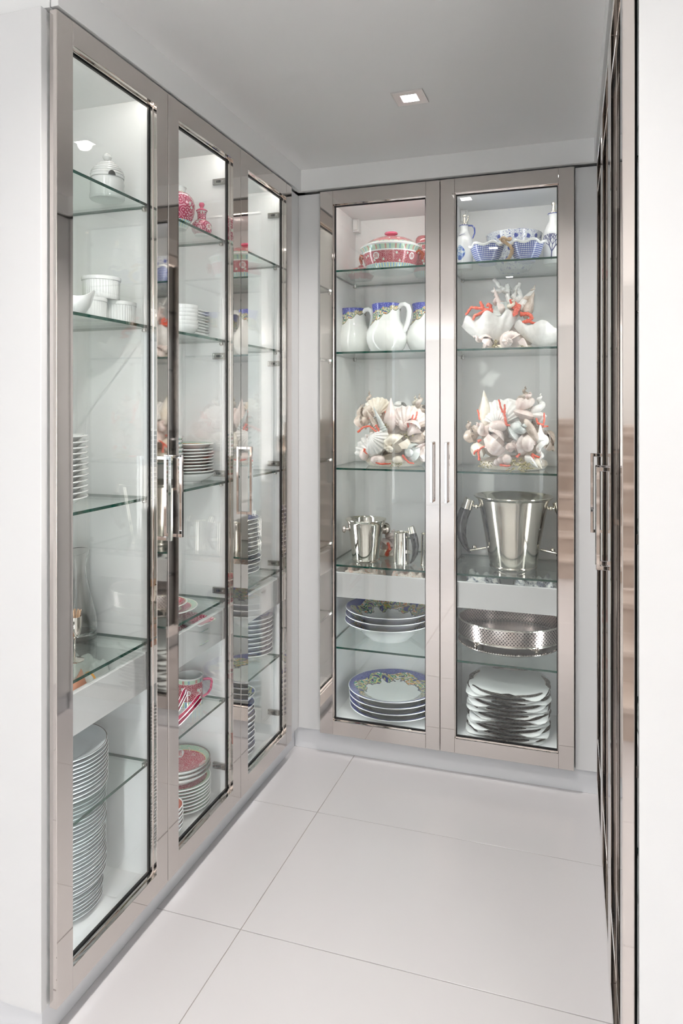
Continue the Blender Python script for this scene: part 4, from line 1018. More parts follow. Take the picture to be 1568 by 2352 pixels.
A.put('whelk_shell', whelk(.060, .032, 4.6, .4, .6), 'shell_cream', 958, 948, 3.05, dirpx(-.15, -1, .1), .9)
A.put('auger_shell', auger(.118, .016, 10), 'shell_grey', 883, 992, 2.925, dirpx(-.44, -1, -.1))
A.put('auger_shell', auger(.100, .014, 10), 'shell_brown', 866, 985, 2.935, dirpx(-.55, -1, -.1))
A.put('moon_shell', moon(.047), 'shell_grey', 947, 1040, 2.925, dirpx(-.5, -.3, -.85), .8)
A.put('moon_shell', moon(.036), 'shell_white', 915, 935, 3.03, dirpx(.2, -1, -.4))
A.put('cowrie_shell', lump(.024, 6, (1.2, .8, .8), .06), 'shell_cream', 915, 1056, 2.93)
A.put('cowrie_shell', lump(.026, 9, (1.3, .8, .8), .06), 'shell_pink', 868, 1056, 2.93)
A.put('cowrie_shell', lump(.022, 12, (1.0, .8, 1.2), .06), 'shell_pink', 836, 1044, 2.97)
A.coral([[(822, 992, .03), (834, 981, 0), (848, 979, -.01), (860, 988, -.02), (870, 998, -.02)], [(862, 976, -.02), (869, 986, -.02), (872, 998, -.025)]], .0048, 2.935)
A.coral([[(940, 988, 0), (944, 980, 0), (946, 962, 0), (949, 952, 0)], [(946, 970, 0), (955, 960, 0), (958, 945, 0)], [(940, 988, 0), (937, 978, 0), (936, 972, 0)]], .0048, 2.915)
A.coral([[(837, 1030, 0), (836, 1036, 0), (842, 1041, 0), (851, 1042, 0)]], .0046, 2.945)
A.coral([[(868, 1056, 0), (864, 1062, 0), (872, 1066, 0), (897, 1065, 0)]], .0050, 2.915)
A.coral([[(924, 1046, 0), (932, 1056, 0), (940, 1063, 0), (951, 1065, 0)]], .0050, 2.915)
A.coral([[(849, 962, 0), (852, 955, 0)], [(886, 950, 0), (884, 943, .03)]], .0042, 2.965)
A.put('seaweed', weed(.026, 3), 'gilt_weed', 912, 1066, 2.915); A.put('seaweed', weed(.022, 5), 'gilt_weed', 881, 978, 2.93); A.put('seaweed', weed(.026, 8), 'gilt_weed', 936, 1000, 2.92)

# silver below
p = at(840, 1287, 2.985)
bk = thing('ice_bucket', 'small silver ice bucket with round side knobs', 'bucket', (p.x, p.y, S4), (0, 0, .25))
obj('bucket_body', MB().lathe([(0, .003), (.056, .003), (.058, 0), (.060, .004), (.0605, .008), (.0585, .010), (.064, .060), (.072, .120), (.079, .160), (.082, .168), (.0875, .174), (.0895, .177), (.0890, .1795), (.0860, .1795), (.080, .172), (.068, .10), (.056, .012), (0, .010)], 64), 'silver', bk)
for sg in (-1, 1):
    obj('knob', MB().tube([(sg * .076, 0, .138), (sg * .090, 0, .138)], .006, 12).lathe([(0, 0), (.012, .001), (.0165, .006), (.0165, .012), (.012, .017), (0, .018)], 20).move(Matrix.Identity(4)) if False else
        MB().tube([(sg * .070, 0, .134), (sg * .086, 0, .134), (sg * .0865, 0, .134), (sg * .089, 0, .134), (sg * .098, 0, .134), (sg * .102, 0, .134), (sg * .103, 0, .134)], [.006, .006, .011, .0165, .0165, .012, .002], 20), 'silver_old', bk)
def horn_handle(parent, M, sc=1.0):
    pts = [(0, 0, 0), (.012, 0, -.030), (.018, 0, -.060), (.016, 0, -.092), (.004, 0, -.120), (-.008, 0, -.136)]
    obj('horn_handle', MB().tube([tuple(Vector(q) * sc) for q in pts], [.0150 * sc, .0158 * sc, .0150 * sc, .0120 * sc, .0070 * sc, .0025 * sc], 16).move(M), 'horn', parent)
    obj('horn_cap', MB().tube([tuple(Vector(q) * sc) for q in ((-.006, 0, .018), (-.005, 0, .016), (-.001, 0, .003), (.003, 0, -.010))], [.0125 * sc, .0155 * sc, .0160 * sc, .0168 * sc], 20).move(M), 'silver', parent)
def horn_mug(px, py, Y, rz, label):
    p = at(px, py, Y)
    t_ = thing('horn_mug', label, 'mug', (p.x, p.y, S4), (0, 0, rz), 'silver mugs with horn handles')
    obj('mug_body', MB().lathe([(0, .002), (.034, .002), (.036, 0), (.0365, .004), (.0350, .008), (.0335, .080), (.0325, .128), (.0335, .132), (.0320, .133), (.0310, .128), (.033, .01), (0, .008)], 48), 'silver', t_)
    obj('bracket', MB().box(.030, .058, -.006, .006, .108, .118, c=.001).box(.030, .060, -.007, .007, .046, .060, c=.001), 'silver', t_)
    horn_handle(t_, Matrix.Translation((.054, 0, .142)), 1.0)
horn_mug(921, 1290, 2.975, -.35, 'small silver mug with black horn handle, beside the ice bucket')
horn_mug(985, 1296, 2.975, -.35, 'small silver mug with black horn handle, cut off by the door frame')
p = at(888, 1262, 3.12)
cn = thing('shell_ornament', 'small pink and brown shell ornament behind the silver mug', 'ornament', (p.x, p.y, S4))
obj('conch_shell', whelk(.055, .040, 4.0, .35, .9).move(Matrix.Translation((0, 0, .055)) @ Matrix.Rotation(.5, 4, 'Y')), 'shell_pink', cn)
obj('whelk_shell', whelk(.045, .030, 4.2, .2, .7).move(Matrix.Translation((-.01, -.01, .115)) @ Matrix.Rotation(-.6, 4, 'Y')), 'shell_brown', cn)
obj('coral_branch', coral([[(.01, -.05, .01), (.03, -.06, .04), (.02, -.06, .07)]], .009), 'coral', cn)
obj('base', MB().lathe([(0, 0), (.05, 0), (.055, .008), (.04, .022), (0, .03)], 30), 'shell_cream', cn)
# drawer linen
t = mat('floral_cloth', None); t.base(t.ramp(t.noise(t.obj(), 55, 3, .6, 1.2)[0], [(0.38, (.50, .40, .34)), (0.5, (.72, .68, .62)), (0.6, (.60, .32, .26)), (0.68, (.42, .42, .30))]), 0.6)
t = mat('grey_cloth', None); t.base(t.ramp(t.noise(t.obj(), 40, 3, .6, 1.0)[0], [(0.38, (.10, .11, .15)), (0.5, (.52, .53, .54)), (0.62, (.70, .69, .66))]), 0.6)
cloth('folded_napkin', (-.90, 3.00, ZD), .17, .22, .115, 'floral_cloth', 'floral napkin heaped in the drawer by the side wall', 'napkin', 0, 31)
cloth('folded_napkin', (-.70, 3.00, ZD), .17, .22, .112, 'floral_cloth', 'floral napkin heaped in the drawer below the horn mug', 'napkin', .1, 37)
cloth('folded_napkin', (-.39, 3.00, ZD), .16, .22, .112, 'grey_cloth', 'grey and white napkin heaped in the drawer left of the large bucket', 'napkin', 0, 41)
cloth('folded_napkin', (-.18, 3.00, ZD), .19, .22, .112, 'grey_cloth', 'grey and white napkin heaped in the drawer below the large bucket', 'napkin', .1, 47)
# big blue-bordered bowls and plates
p = at(893, 1440, 3.066)
bw = lathe_mesh('majolica_bowl', plate_prof(.195, .080, .088, .120, top=1), ['porcelain', 'majolica_big'], 96)
for i in range(3):
    single('majolica_bowl', bw, (p.x + .002 * i, p.y, S5 + i * .0275), ('lowest of three large blue-bordered bowls on the glass shelf', 'middle of three large blue-bordered bowls on the glass shelf', 'topmost of three large blue-bordered bowls on the glass shelf')[i], 'bowl', (0, 0, 1.1 * i), 'large blue-bordered bowls')
p = at(905, 1580, 3.066)
bw = lathe_mesh('majolica_plate', plate_prof(.195, .048, .095, .118, top=1), ['porcelain', 'majolica_big'], 96)
for i in range(4):
    single('majolica_plate', bw, (p.x - .002 * i, p.y, ZF + i * .0255), ('lowest large blue-bordered plate on the cabinet floor', 'second large blue-bordered plate up from the cabinet floor', 'large blue-bordered plate just under the topmost one', 'topmost large blue-bordered plate on the cabinet floor')[i], 'plate', (0, 0, .7 * i), 'large blue-bordered plates')

# ================================================================ back pair, unit with the clam shells
def oil_bottle(px, Y, h, r, label, rz):
    p = at(px, 560, Y)
    t_ = thing('oil_bottle', label, 'bottle', (p.x, p.y, S1), (0, 0, rz))
    obj('bottle_body', MB().lathe([(0, .002), (r * .86, .002), (r * .95, 0), (r, .006), (r, h * .58), (r * .96, h * .66), (r * .78, h * .75), (r * .55, h * .82), (r * .46, h * .88), (r * .46, h * .96), (r * .52, h * .985), (r * .54, h), (r * .42, h * 1.003), (0, h * .98)], 44), 'porcelain', t_)
    obj('lip_line', MB().tube([(r * .545 * math.cos(a), r * .545 * math.sin(a), h * .995) for a in [2 * PI * k / 28 for k in range(28)]], .0016, 6, 0, True), 'blue_line', t_)
    obj('pourer', MB().lathe([(0, h), (r * .34, h), (r * .34, h + .006), (r * .15, h + .010), (r * .14, h + .034), (r * .22, h + .037), (r * .22, h + .043), (r * .1, h + .047), (0, h + .048)], 20).tube([(r * .2, 0, h + .008), (r * .45, 0, h + .024), (r * .5, 0, h + .040)], .0016, 6), 'pewter', t_)
    return t_, r, h
bl, r_, h_ = oil_bottle(1066, 3.03, .186, .036, 'white oil bottle with painted blue shell and metal pourer', -.2)
obj('handle', MB().tube([(.018, 0, .184), (.034, 0, .182), (.044, 0, .170), (.046, 0, .150), (.036, 0, .128)], [.0034, .0034, .0034, .003, .003], 8), 'blue_line', bl)
ps = MB()
ps.grid(lambda u, v: ((r_ + .0006) * math.cos(-1.75 + (2 * u - 1) * .62 * math.sin(PI * (.08 + .86 * v))), (r_ + .0006) * math.sin(-1.75 + (2 * u - 1) * .62 * math.sin(PI * (.08 + .86 * v))), .036 + .062 * v), 14, 14)
obj('painted_shell', ps, 'painted_shell', bl)
wr = MB().tube([((r_ * .80 + .0008) * math.cos(-2.05 + .045 * k), (r_ * .80 + .0008) * math.sin(-2.05 + .045 * k), .1385 + .0035 * math.sin(k * 1.9) + .0004 * k) for k in range(22)], .0006, 5)
obj('script_mark', wr, 'glyph_blue', bl)
br, r_, h_ = oil_bottle(1271, 3.03, .205, .0405, 'white oil bottle with navy coral tree and metal pourer', 0.2)
def tree_lines(a0, z0, ang, L, d, out):
    a1, z1 = a0 + L * math.sin(ang) / r_, z0 + L * math.cos(ang)
    out.append(((a0, z0), (a1, z1), .0016 * .72 ** (4 - d) + .0004))
    if d:
        rg = random.Random(int((a0 * 7919 + z0 * 104729) * 1000))
        tree_lines(a1, z1, ang + rg.uniform(.30, .62), L * .76, d - 1, out); tree_lines(a1, z1, ang - rg.uniform(.30, .62), L * .76, d - 1, out)
        if d > 2: tree_lines(a1, z1, ang + rg.uniform(-.15, .15), L * .8, d - 2, out)
seg = []; tree_lines(-1.95, .012, .05, .034, 5, seg); tm = MB()
for (a0, z0), (a1, z1), w_ in seg:
    q = lambda a, z: ((r_ + .0004) * math.cos(a), (r_ + .0004) * math.sin(a), min(z, .118))
    tm.tube([q(a0, z0), q((a0 + a1) / 2, (z0 + z1) / 2), q(a1, z1)], w_, 5)
obj('painted_tree', tm, 'glyph_blue', br)
p = at(1180, 560, 3.135)
tag(obj('flower_bowl', MB().lathe([(0, .004), (.058, .004), (.060, 0), (.064, .004), (.072, .014), (.094, .052), (.108, .098), (.116, .148), (.1175, .154), (.116, .1555), (.113, .153), (.10, .09), (.06, .015), (0, .012)], 72), 'blue_flower', None, (p.x, p.y, S1)), 'blue and white flowered bowl behind the twin dish', 'bowl')
p = at(1163, 585, 2.955)
tw = thing('twin_dish', 'blue net twin serving dish with scalloped white rims and rope', 'dish', (p.x, p.y, S1), (0, 0, .03))
for k, sx in enumerate((-1, 1)):
    cx_ = sx * .078
    obj('dish_cup', MB().lathe([(0, .003), (.030, .003), (.032, 0), (.036, .006), (.053, .030), (.063, .058), (.067, .074), (.065, .075), (.059, .058), (.03, .012), (0, .009)], 56, (cx_, 0, 0), rf=lambda a, i: 1 + .02 * math.cos(6 * a)), 'blue_net', tw)
    obj('scalloped_rim', MB().tube([(cx_ + (.067 + .004 * math.cos(6 * a)) * math.cos(a), (.067 + .004 * math.cos(6 * a)) * math.sin(a), .075 + .0055 * math.cos(6 * a + .6)) for a in [2 * PI * q / 60 for q in range(60)]], .0055, 8, 0, True), 'porcelain', tw)
rp = MB()
for k in range(3): rp.tube([(.004 * math.cos(q * .7 + k * 2.1) - .006 + .03 * math.sin(q * .2), -.03 + .004 * math.sin(q * .7 + k * 2.1) + .012 * math.cos(q * .33), .004 + .0050 * q) for q in range(20)], .004, 7)
rp.tube([(.018 * math.cos(q), -.03 + .012 * math.sin(q), .092 + .006 * math.sin(2 * q)) for q in [2 * PI * i / 18 for i in range(18)]], .0055, 8, 0, True)
obj('rope_knot', rp, 'rope', tw)

# clam shell centrepiece
p = at(1165, 790, 3.06)
cc = thing('shell_centrepiece', 'centrepiece of two white clam shells with coral branches', 'centrepiece', (p.x, p.y, S2))
Cn = Sculpt(cc)
def clam(W, H, D, waves=4):
    m = MB()
    def f(lift):
        def g(u, v):
            a = (u * 2 - 1) * 1.35
            wv = math.cos(a * waves * 2.2)
            rr = v
            x_ = W * rr ** .8 * math.sin(a) * 1.02; fz = H * rr ** 1.5 * (1 + .13 * wv * rr) * (.84 + .16 * math.cos(a * 1.2)) + lift
            y_ = -D * (.35 + .75 * math.sin(PI * (.10 + .55 * rr))) * math.cos(a * .95) * rr ** .5 - D * .16 * wv * rr * rr + (lift * 2)
            return (x_, y_, fz)
        return g
    m.grid(f(0), 64, 20); b_ = MB().grid(f(.0035), 64, 20); m.add(b_.v, [q[::-1] for q in b_.f])
    return m
o = obj('clam_shell', clam(.125, .110, .060).move(Matrix.Translation(Cn.pos(1130, 788, 3.00)) @ Matrix.Rotation(-.12, 4, 'Y')), 'shell_white', cc, smooth=60)
obj('clam_shell', clam(.120, .105, .055).move(Matrix.Translation(Cn.pos(1123, 780, 3.10)) @ Matrix.Rotation(.10, 4, 'Y') @ Matrix.Rotation(PI, 4, 'Z')), 'shell_white', cc, smooth=60)
obj('clam_shell', clam(.115, .085, .055, 3).move(Matrix.Translation(Cn.pos(1240, 795, 3.00)) @ Matrix.Rotation(.16, 4, 'Y')), 'shell_white', cc, smooth=60)
obj('core', lump(.070, 4, (1.6, .9, .75), .2).move(Matrix.Translation((0.01, .01, .06))), 'shell_brown', cc)
obj('base', MB().lathe([(0, 0), (.10, 0), (.115, .006), (.10, .02), (0, .03)], 40), 'shell_cream', cc)
Cn.put('conch_shell', whelk(.045, .046, 3.6, .30, .3), 'shell_pink', 1170, 783, 2.925, dirpx(0, .1, -1), .5)
Cn.put('conch_shell', whelk(.050, .034, 3.6, .2, .5), 'shell_pink', 1118, 787, 2.935, dirpx(-.8, -.4, -.3), .5)
Cn.put('conch_shell', whelk(.060, .038, 4.4, .0, .5), 'shell_pink', 1150, 712, 3.00, dirpx(-.35, -1, -.1), .5)
Cn.put('auger_shell', auger(.100, .014, 9), 'shell_pink', 1151, 712, 2.98, dirpx(-.32, -1, -.05))
Cn.put('whelk_shell', whelk(.05, .028, 4.2, .2, .6), 'shell_cream', 1172, 715, 2.98, dirpx(.2, -.6, -.5), .5)
Cn.put('scallop_shell', scallop(.052, 11).move(Matrix.Rotation(.6, 4, 'Y')), 'shell_grey', 1160, 722, 2.96)
Cn.put('whelk_shell', whelk(.075, .032, 4.4, .3, .6), 'shell_brown', 1206, 705, 3.02, dirpx(.45, -1, .05), .5)
Cn.put('spindle_shell', spindle(.135, .028), 'shell_white', 1188, 725, 3.02, dirpx(.60, -1, .05), .5)
Cn.put('spindle_shell', spindle(.120, .022), 'shell_brown', 1205, 733, 3.00, dirpx(.32, -1, .05), .5)
Cn.coral([[(1172, 712, .01), (1168, 690, .01), (1164, 672, .02), (1152, 664, .02), (1143, 652, .02), (1134, 640, .02)], [(1155, 664, .02), (1144, 668, .0), (1128, 668, -.01)], [(1164, 672, .02), (1166, 660, .03), (1164, 652, .03)],
          [(1170, 700, .01), (1178, 682, .03), (1170, 668, .04), (1164, 660, .04)], [(1186, 692, .01), (1180, 680, .01), (1187, 662, .02), (1193, 652, .03)], [(1186, 692, 0), (1196, 682, 0), (1190, 664, .01)]], .0120, 3.01, 'shell_white')
Cn.coral([[(1132, 716, 0), (1118, 712, 0), (1100, 708, 0), (1084, 706, 0), (1076, 714, 0), (1070, 724, 0)], [(1110, 710, 0), (1106, 700, 0), (1104, 692, 0)], [(1128, 714, 0), (1126, 702, 0), (1120, 698, 0), (1117, 704, 0)], [(1116, 714, 0), (1100, 722, -.01), (1090, 726, -.02), (1086, 733, -.03)]], .0078, 2.97)
Cn.coral([[(1184, 726, 0), (1186, 712, 0), (1178, 702, 0), (1174, 688, 0)], [(1186, 714, 0), (1190, 704, 0), (1194, 698, 0)], [(1184, 710, 0), (1184, 698, 0), (1186, 694, 0)]], .0115, 2.965)
Cn.coral([[(1194, 722, 0), (1204, 720, 0), (1216, 722, 0), (1221, 730, 0), (1214, 738, 0), (1222, 742, 0), (1240, 744, .01)], [(1214, 736, 0), (1204, 740, 0), (1196, 742, 0)]], .0085, 2.96)
Cn.put('seaweed', weed(.030, 13), 'gilt_weed', 1138, 790, 2.93); Cn.put('seaweed', weed(.026, 15), 'gilt_weed', 1194, 787, 2.93)

# second shell sculpture
p = at(1175, 1066, 3.06)
sb = thing('shell_sculpture', 'porcelain shell and coral sculpture with large pink conch', 'sculpture', (p.x, p.y, S3), group='shell sculptures')
B = Sculpt(sb)
obj('base', MB().lathe([(0, 0), (.105, 0), (.128, .004), (.140, .018), (.135, .034), (.11, .046), (0, .06)], 56, rf=lambda a, i: 1 + .035 * math.sin(3 * a + 1) + .015 * math.sin(7 * a)), 'shell_cream', sb)
obj('core', lump(.110, 7, (1.18, .78, 1.02), .15).move(Matrix.Translation((0, .01, .135))), 'shell_brown', sb)
B.put('conch_shell', whelk(.075, .062, 3.8, .12, 1.0), 'shell_pink', 1134, 1008, 2.935, dirpx(-.72, -.70, -.25), .2)
B.put('spindle_shell', spindle(.160, .030), 'shell_cream', 1119, 985, 2.97, dirpx(-.10, -1, .05))
B.put('spindle_shell', spindle(.120, .028), 'shell_brown', 1113, 968, 3.0, dirpx(-.02, -1, .05))
B.fan(.104, 'shell_white', 1150, 977, 2.965, -.02, -.12, 14, .24)
B.fan(.062, 'shell_white', 1142, 978, 2.925, -.10, -.10, 12, .30)
B.fan(.100, 'shell_white', 1166, 972, 2.99, .62, -.12, 5, .20)
B.put('cowrie_shell', lump(.030, 3, (1.25, .9, .85), .06), 'shell_pink', 1143, 980, 2.915); B.put('cowrie_shell', lump(.018, 5, (1.2, .9, .85), .06), 'shell_white', 1134, 985, 2.91)
B.put('conch_shell', whelk(.050, .048, 4.0, .30, .6), 'shell_grey', 1182, 995, 2.925, dirpx(.80, -.55, -.3), .3)
B.put('moon_shell', moon(.056), 'shell_pink', 1205, 1022, 2.925, dirpx(.85, .15, -.5), .3)
B.put('conch_shell', whelk(.070, .058, 4.0, .45, .6), 'shell_pink', 1203, 950, 2.985, dirpx(.3, -1, -.1), .3)
B.put('whelk_shell', whelk(.060, .036, 4.2, .3, .6), 'shell_brown', 1200, 930, 3.04, dirpx(.15, -1, .0), .3)
B.put('whelk_shell', whelk(.070, .040, 4.2, .3, .6), 'shell_white', 1236, 955, 2.99, dirpx(.1, -1, .0), .9)
B.put('mussel_shell', lump(.040, 8, (.55, .45, 1.25), .05), 'shell_brown', 1219, 988, 2.92, dirpx(-.55, -1, 0))
B.put('whelk_shell', whelk(.075, .030, 4.4, .2, .8), 'shell_white', 1241, 1010, 2.94, dirpx(.02, .9, -.1), .3)
B.put('conch_shell', whelk(.055, .040, 4.2, .30, .9), 'shell_brown', 1258, 1012, 3.02, dirpx(-.5, -.9, -.1), .3)
B.put('conch_shell', whelk(.050, .036, 3.8, .60, .7), 'shell_brown', 1085, 1000, 3.00, dirpx(-.3, -1, 0), .3)
B.put('moon_shell', moon(.044), 'shell_cream', 1098, 1035, 2.965, dirpx(-.8, .3, -.4), .3)
B.put('moon_shell', moon(.024), 'shell_pink', 1170, 1028, 2.915, dirpx(-.5, .1, -.8)); B.put('moon_shell', moon(.026), 'shell_pink', 1184, 1021, 2.92, dirpx(.3, -.1, -.8))
B.fan(.066, 'shell_white', 1150, 1050, 2.925, .25, -.5, 6, .25)
for (px, py, R_) in ((1150, 1058, .017), (1163, 1055, .020), (1142, 1062, .015)): B.put('cowrie_shell', lump(R_, px, (1, .9, 1), .06), 'shell_pink', px, py, 2.905)
B.put('spindle_shell', spindle(.070, .018), 'shell_white', 1205, 1046, 2.92, dirpx(.75, .7, -.1)); B.put('spindle_shell', spindle(.060, .018), 'shell_cream', 1222, 1050, 2.94, dirpx(.6, .7, -.1))
B.coral([[(1162, 976, 0), (1160, 962, 0), (1158, 950, 0), (1150, 938, 0), (1147, 925, 0), (1145, 918, 0)], [(1158, 950, 0), (1159, 938, 0), (1159, 928, 0)], [(1162, 976, 0), (1171, 977, 0)]], .0052, 2.905)
B.coral([[(1102, 964, 0), (1099, 950, 0), (1096, 941, 0)]], .0048, 2.96)
B.coral([[(1100, 1058, 0), (1099, 1040, 0), (1101, 1032, 0), (1112, 1025, 0)], [(1099, 1034, 0), (1091, 1036, 0), (1088, 1044, 0)]], .0050, 2.915)
B.coral([[(1147, 1067, 0), (1160, 1070, 0), (1172, 1070, 0)]], .0050, 2.895); B.coral([[(1186, 1050, 0), (1193, 1043, 0)]], .0055, 2.905)
B.coral([[(1221, 1045, 0), (1225, 1054, 0)], [(1221, 1044, 0), (1235, 1049, .02), (1244, 1052, .03)]], .0048, 2.91)
B.coral([[(1233, 972, 0), (1247, 976, 0), (1250, 960, 0), (1249, 948, 0)], [(1247, 980, 0), (1258, 979, .02)], [(1234, 970, 0), (1231, 960, 0)]], .0046, 2.95)
B.coral([[(1096, 1014, 0), (1105, 1011, 0)]], .0060, 2.95)
B.put('seaweed', weed(.028, 23), 'gilt_weed', 1115, 1066, 2.915); B.put('seaweed', weed(.045, 25, 40), 'gilt_weed', 1192, 1068, 2.905)

# large bucket with horn handles
p = at(1178, 1300, 3.055)
lb = thing('ice_bucket', 'large pewter ice bucket with dark horn handles', 'bucket', (p.x, p.y, S4), (0, 0, .12))
obj('bucket_body', MB().lathe([(0, .003), (.090, .003), (.094, 0), (.0965, .004), (.0965, .009), (.0945, .012), (.112, .110), (.130, .210), (.142, .270), (.146, .282), (.158, .289), (.1615, .293), (.160, .2965), (.154, .2965), (.143, .286), (.12, .18), (.092, .014), (0, .012)], 80), 'pewter', lb)
for sg in (-1, 1):
    M = Matrix.Translation((sg * .186, 0, .252)) @ Matrix.Rotation(0 if sg > 0 else PI, 4, 'Z') @ Matrix.Scale(1.48, 4)
    horn_handle(lb, M, 1.0)
    obj('ball_joint', MB().lathe([(0, -.010), (.007, -.007), (.010, 0), (.007, .007), (0, .010)], 16, (sg * .150, 0, .246)).lathe([(0, -.010), (.007, -.007), (.010, 0), (.007, .007), (0, .010)], 16, (sg * .158, 0, .075)).tube([(sg * .135, 0, .246), (sg * .172, 0, .249)], .005, 10).tube([(sg * .110, 0, .075), (sg * .176, 0, .062)], .005, 10), 'pewter', lb)
# gallery tray on a platter
p = at(1170, 1450, 3.062)
ov = lambda a, i: 1 / math.sqrt((math.cos(a) / 1.0) ** 2 + (math.sin(a) / .86) ** 2)
pt = thing('platter', 'dark silver platter with beaded edge under the gallery tray', 'platter', (p.x - .006, p.y, S5))
obj('platter_body', MB().lathe([(0, .004), (.110, .004), (.114, 0), (.118, .004), (.150, .012), (.196, .026), (.205, .031), (.204, .034), (.195, .032), (.15, .018), (0, .010)], 80, rf=ov), 'silver_old', pt)
bm = MB()
for k in range(110):
    a = 2 * PI * k / 110; r = .203 * ov(a, 0)
    bm.lathe([(0, -.0038), (.0034, -.0015), (.0034, .0015), (0, .0038)], 6, (r * math.cos(a), r * math.sin(a), .034))
bo = obj('beading', bm, 'ornate_silver', pt); bo['kind'] = 'stuff'
ty = thing('gallery_tray', 'oval silver tray with pierced gallery and bracket feet', 'tray', (p.x, p.y, S5 + .0385))
obj('tray_floor', MB().lathe([(0, .024), (.206, .024), (.209, .022), (.209, .028), (.206, .029), (0, .029)], 96, rf=ov), 'silver_old', ty)
obj('gallery', MB().lathe([(.2085, .026), (.2100, .030), (.2110, .086), (.2100, .089), (.2085, .089), (.2075, .086), (.2070, .030)], 128, rf=ov), 'pierced', ty)
obj('rim', MB().tube([(.2095 * ov(a, 0) * math.cos(a), .2095 * ov(a, 0) * math.sin(a),   .0905) for a in [2 * PI * q / 96 for q in range(96)]], .0032, 8, 0, True).tube([(.2105 * ov(a, 0) * math.cos(a), .2105 * ov(a, 0) * math.sin(a), .028) for a in [2 * PI * q / 96 for q in range(96)]], .0030, 8, 0, True), 'silver', ty)
for a in (-2.25, -.90, .90, 2.25):
    r = .205 * ov(a, 0); ft = MB()
    ft.tube([(r * math.cos(a), r * math.sin(a), .026), (r * 1.01 * math.cos(a), r * 1.01 * math.sin(a), .012), (r * 1.02 * math.cos(a), r * 1.02 * math.sin(a), .0005)], [.011, .008, .004], 10)
    for s2 in (-.13, .13): ft.tube([(r * math.cos(a), r * math.sin(a), .014), (r * math.cos(a + s2 * .6), r * math.sin(a + s2 * .6), .021), (r * math.cos(a + s2 * 1.4), r * math.sin(a + s2 * 1.4), .026)], [.006, .005, .002], 8)
    obj('foot', ft, 'ornate_silver', ty)
# chargers layered with white felt
p = at(1168, 1640, 3.066)
ch = MB().lathe([(0, .002, 0), (.10, .002, 0), (.145, .005, 0), (.158, .0075, 0), (.163, .0075, 1), (.1645, .0095, 1), (.160, .0105, 1), (.146, .0095, 1), (.138, .0065, 0), (.10, .004, 0), (0, .0035, 0)], 96, rf=lambda a, i: 1 + (.030 * abs(math.sin(5 * a)) if i > 2 and i < 9 else 0)).mesh('charger_plate', ['silver_old', 'ornate_silver'])
NS = 13
felt = []
for v_ in range(13):
    rg = random.Random(40 + v_)
    ph = rg.uniform(0, 6)
    def fr(u, v, up=0.0, ph=ph, v_=v_):
        a = u * 2 * PI
        sq_ = 1 / ((abs(math.cos(a + PI / 4 * 0)) ** 3.2 + abs(math.sin(a)) ** 3.2) ** (1 / 3.2))
        R_ = .163 * sq_ * (1 + .02 * math.sin(5 * a + ph))
        fnt = math.exp(-((a - 1.5 * PI) / .42) ** 2) * .16
        R_ *= 1 - fnt
        rr = R_ * v
        R_ *= 1 + .05 * noise.noise(Vector((math.cos(a) * 3, math.sin(a) * 3, v_ * 3.1)))
        rr = R_ * v
        dr_ = -.0075 * max(0, (v - .62) / .38) ** 2 * (1 + .9 * math.sin(5 * a + ph)) + .014 * max(0, v - .7) * noise.noise(Vector((math.cos(a) * 5, math.sin(a) * 5, v_ * 5.7)))
        return (rr * math.cos(a), rr * math.sin(a), .0106 + dr_ + .0012 + up)
    m = MB().grid(lambda u, v: fr(u, v), 64, 10, wrap=True); b_ = MB().grid(lambda u, v: fr(u, v, -.0012), 64, 10, wrap=True)
    m.add(b_.v, [q[::-1] for q in b_.f]); felt.append(m.mesh('felt_sheet', 'paper_white', 60))
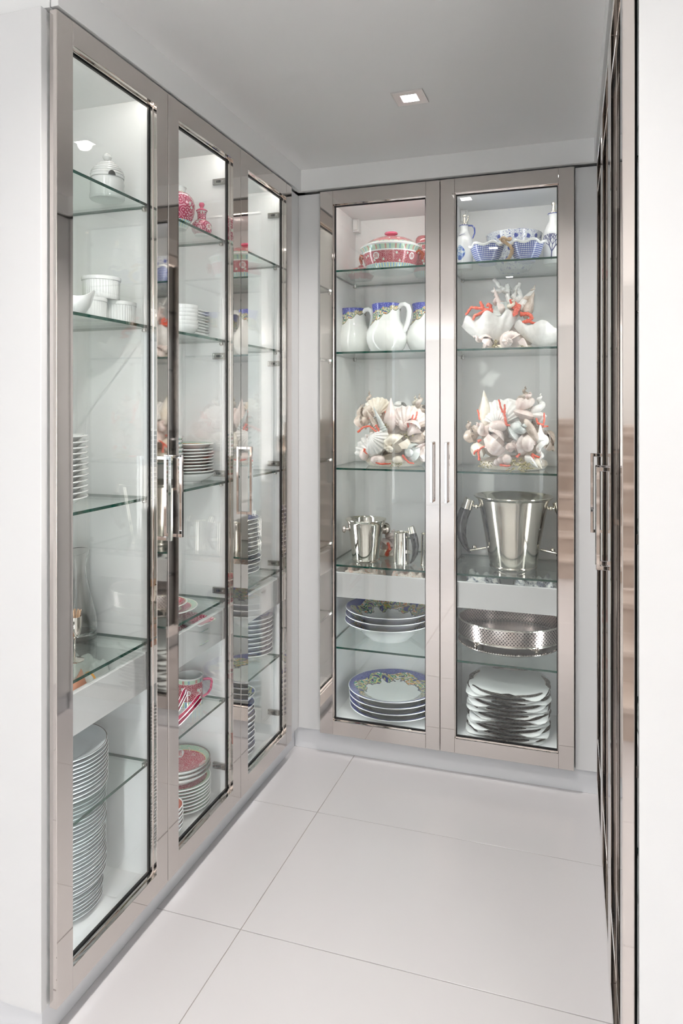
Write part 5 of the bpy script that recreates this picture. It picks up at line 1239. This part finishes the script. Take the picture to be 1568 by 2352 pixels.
ORD = ('lowest', 'second', 'third', 'fourth', 'fifth', 'sixth', 'seventh', 'eighth', 'ninth', 'tenth', 'eleventh', 'twelfth', 'topmost')
for i in range(NS):
    z = ZF + i * .0158; dx = random.uniform(-.004, .004)
    single('charger_plate', ch, (p.x + dx, p.y, z), ORD[i] + (' silver charger plate counted up from the cabinet floor' if 0 < i < NS - 1 else ' silver charger plate of the stack on the cabinet floor'), 'plate', (0, 0, random.uniform(-.1, .1)), 'silver charger plates')
    single('felt_sheet', felt[i], (p.x + dx + random.uniform(-.004, .004), p.y - .003 + random.uniform(-.003, .003), z + .0012), ORD[i] + (' white felt sheet between the chargers, counted up' if 0 < i < NS - 1 else ' white felt sheet of the charger stack'), 'felt sheet', (0, 0, random.uniform(-.08, .08)), 'white felt sheets between chargers')

# ================================================================ right row: dark bottles added to darken reflections in the left frames
mat('bottle_glass', (0.008, 0.010, 0.012), 0.08, spec=0.6, var=0.3, vscale=20)
mat('bottle_foil', (0.03, 0.03, 0.05), 0.3, 0.6)
def added_bottle(u, d, z, h, label):
    q = MR @ Vector((u, d, z))
    t_ = thing('added_bottle', label, 'bottle', q, group='added dark bottles in the right row')
    r = .042
    obj('bottle_body', MB().lathe([(0, .004), (r * .8, .002), (r * .95, 0), (r, .008), (r, h * .55), (r * .9, h * .64), (r * .5, h * .73), (r * .36, h * .80), (r * .34, h * .985), (r * .36, h), (0, h)], 36), 'bottle_glass', t_)
    obj('foil', MB().lathe([(r * .355, h * .80), (r * .36, h * .82), (r * .36, h * 1.002), (r * .34, h * 1.008), (0, h * 1.008)], 28), 'bottle_foil', t_)
WHERE = ('cabinet next to the corner', 'middle cabinet of the right row')
SHN = ('top shelf', 'second shelf', 'third shelf', 'fourth shelf', 'fifth shelf', 'floor')
for ci in (0, 1):
    for si, z in ((1, S2), (2, S3), (3, S4), (5, ZF)):
        for k in range(4):
            added_bottle(ci * WL + .075 + .104 * k, .13 + .03 * (k % 2), z, .31 if si != 1 else .28, ('first', 'second', 'third', 'fourth')[k] + ' added dark bottle from the back wall, ' + SHN[si] + ', ' + WHERE[ci])
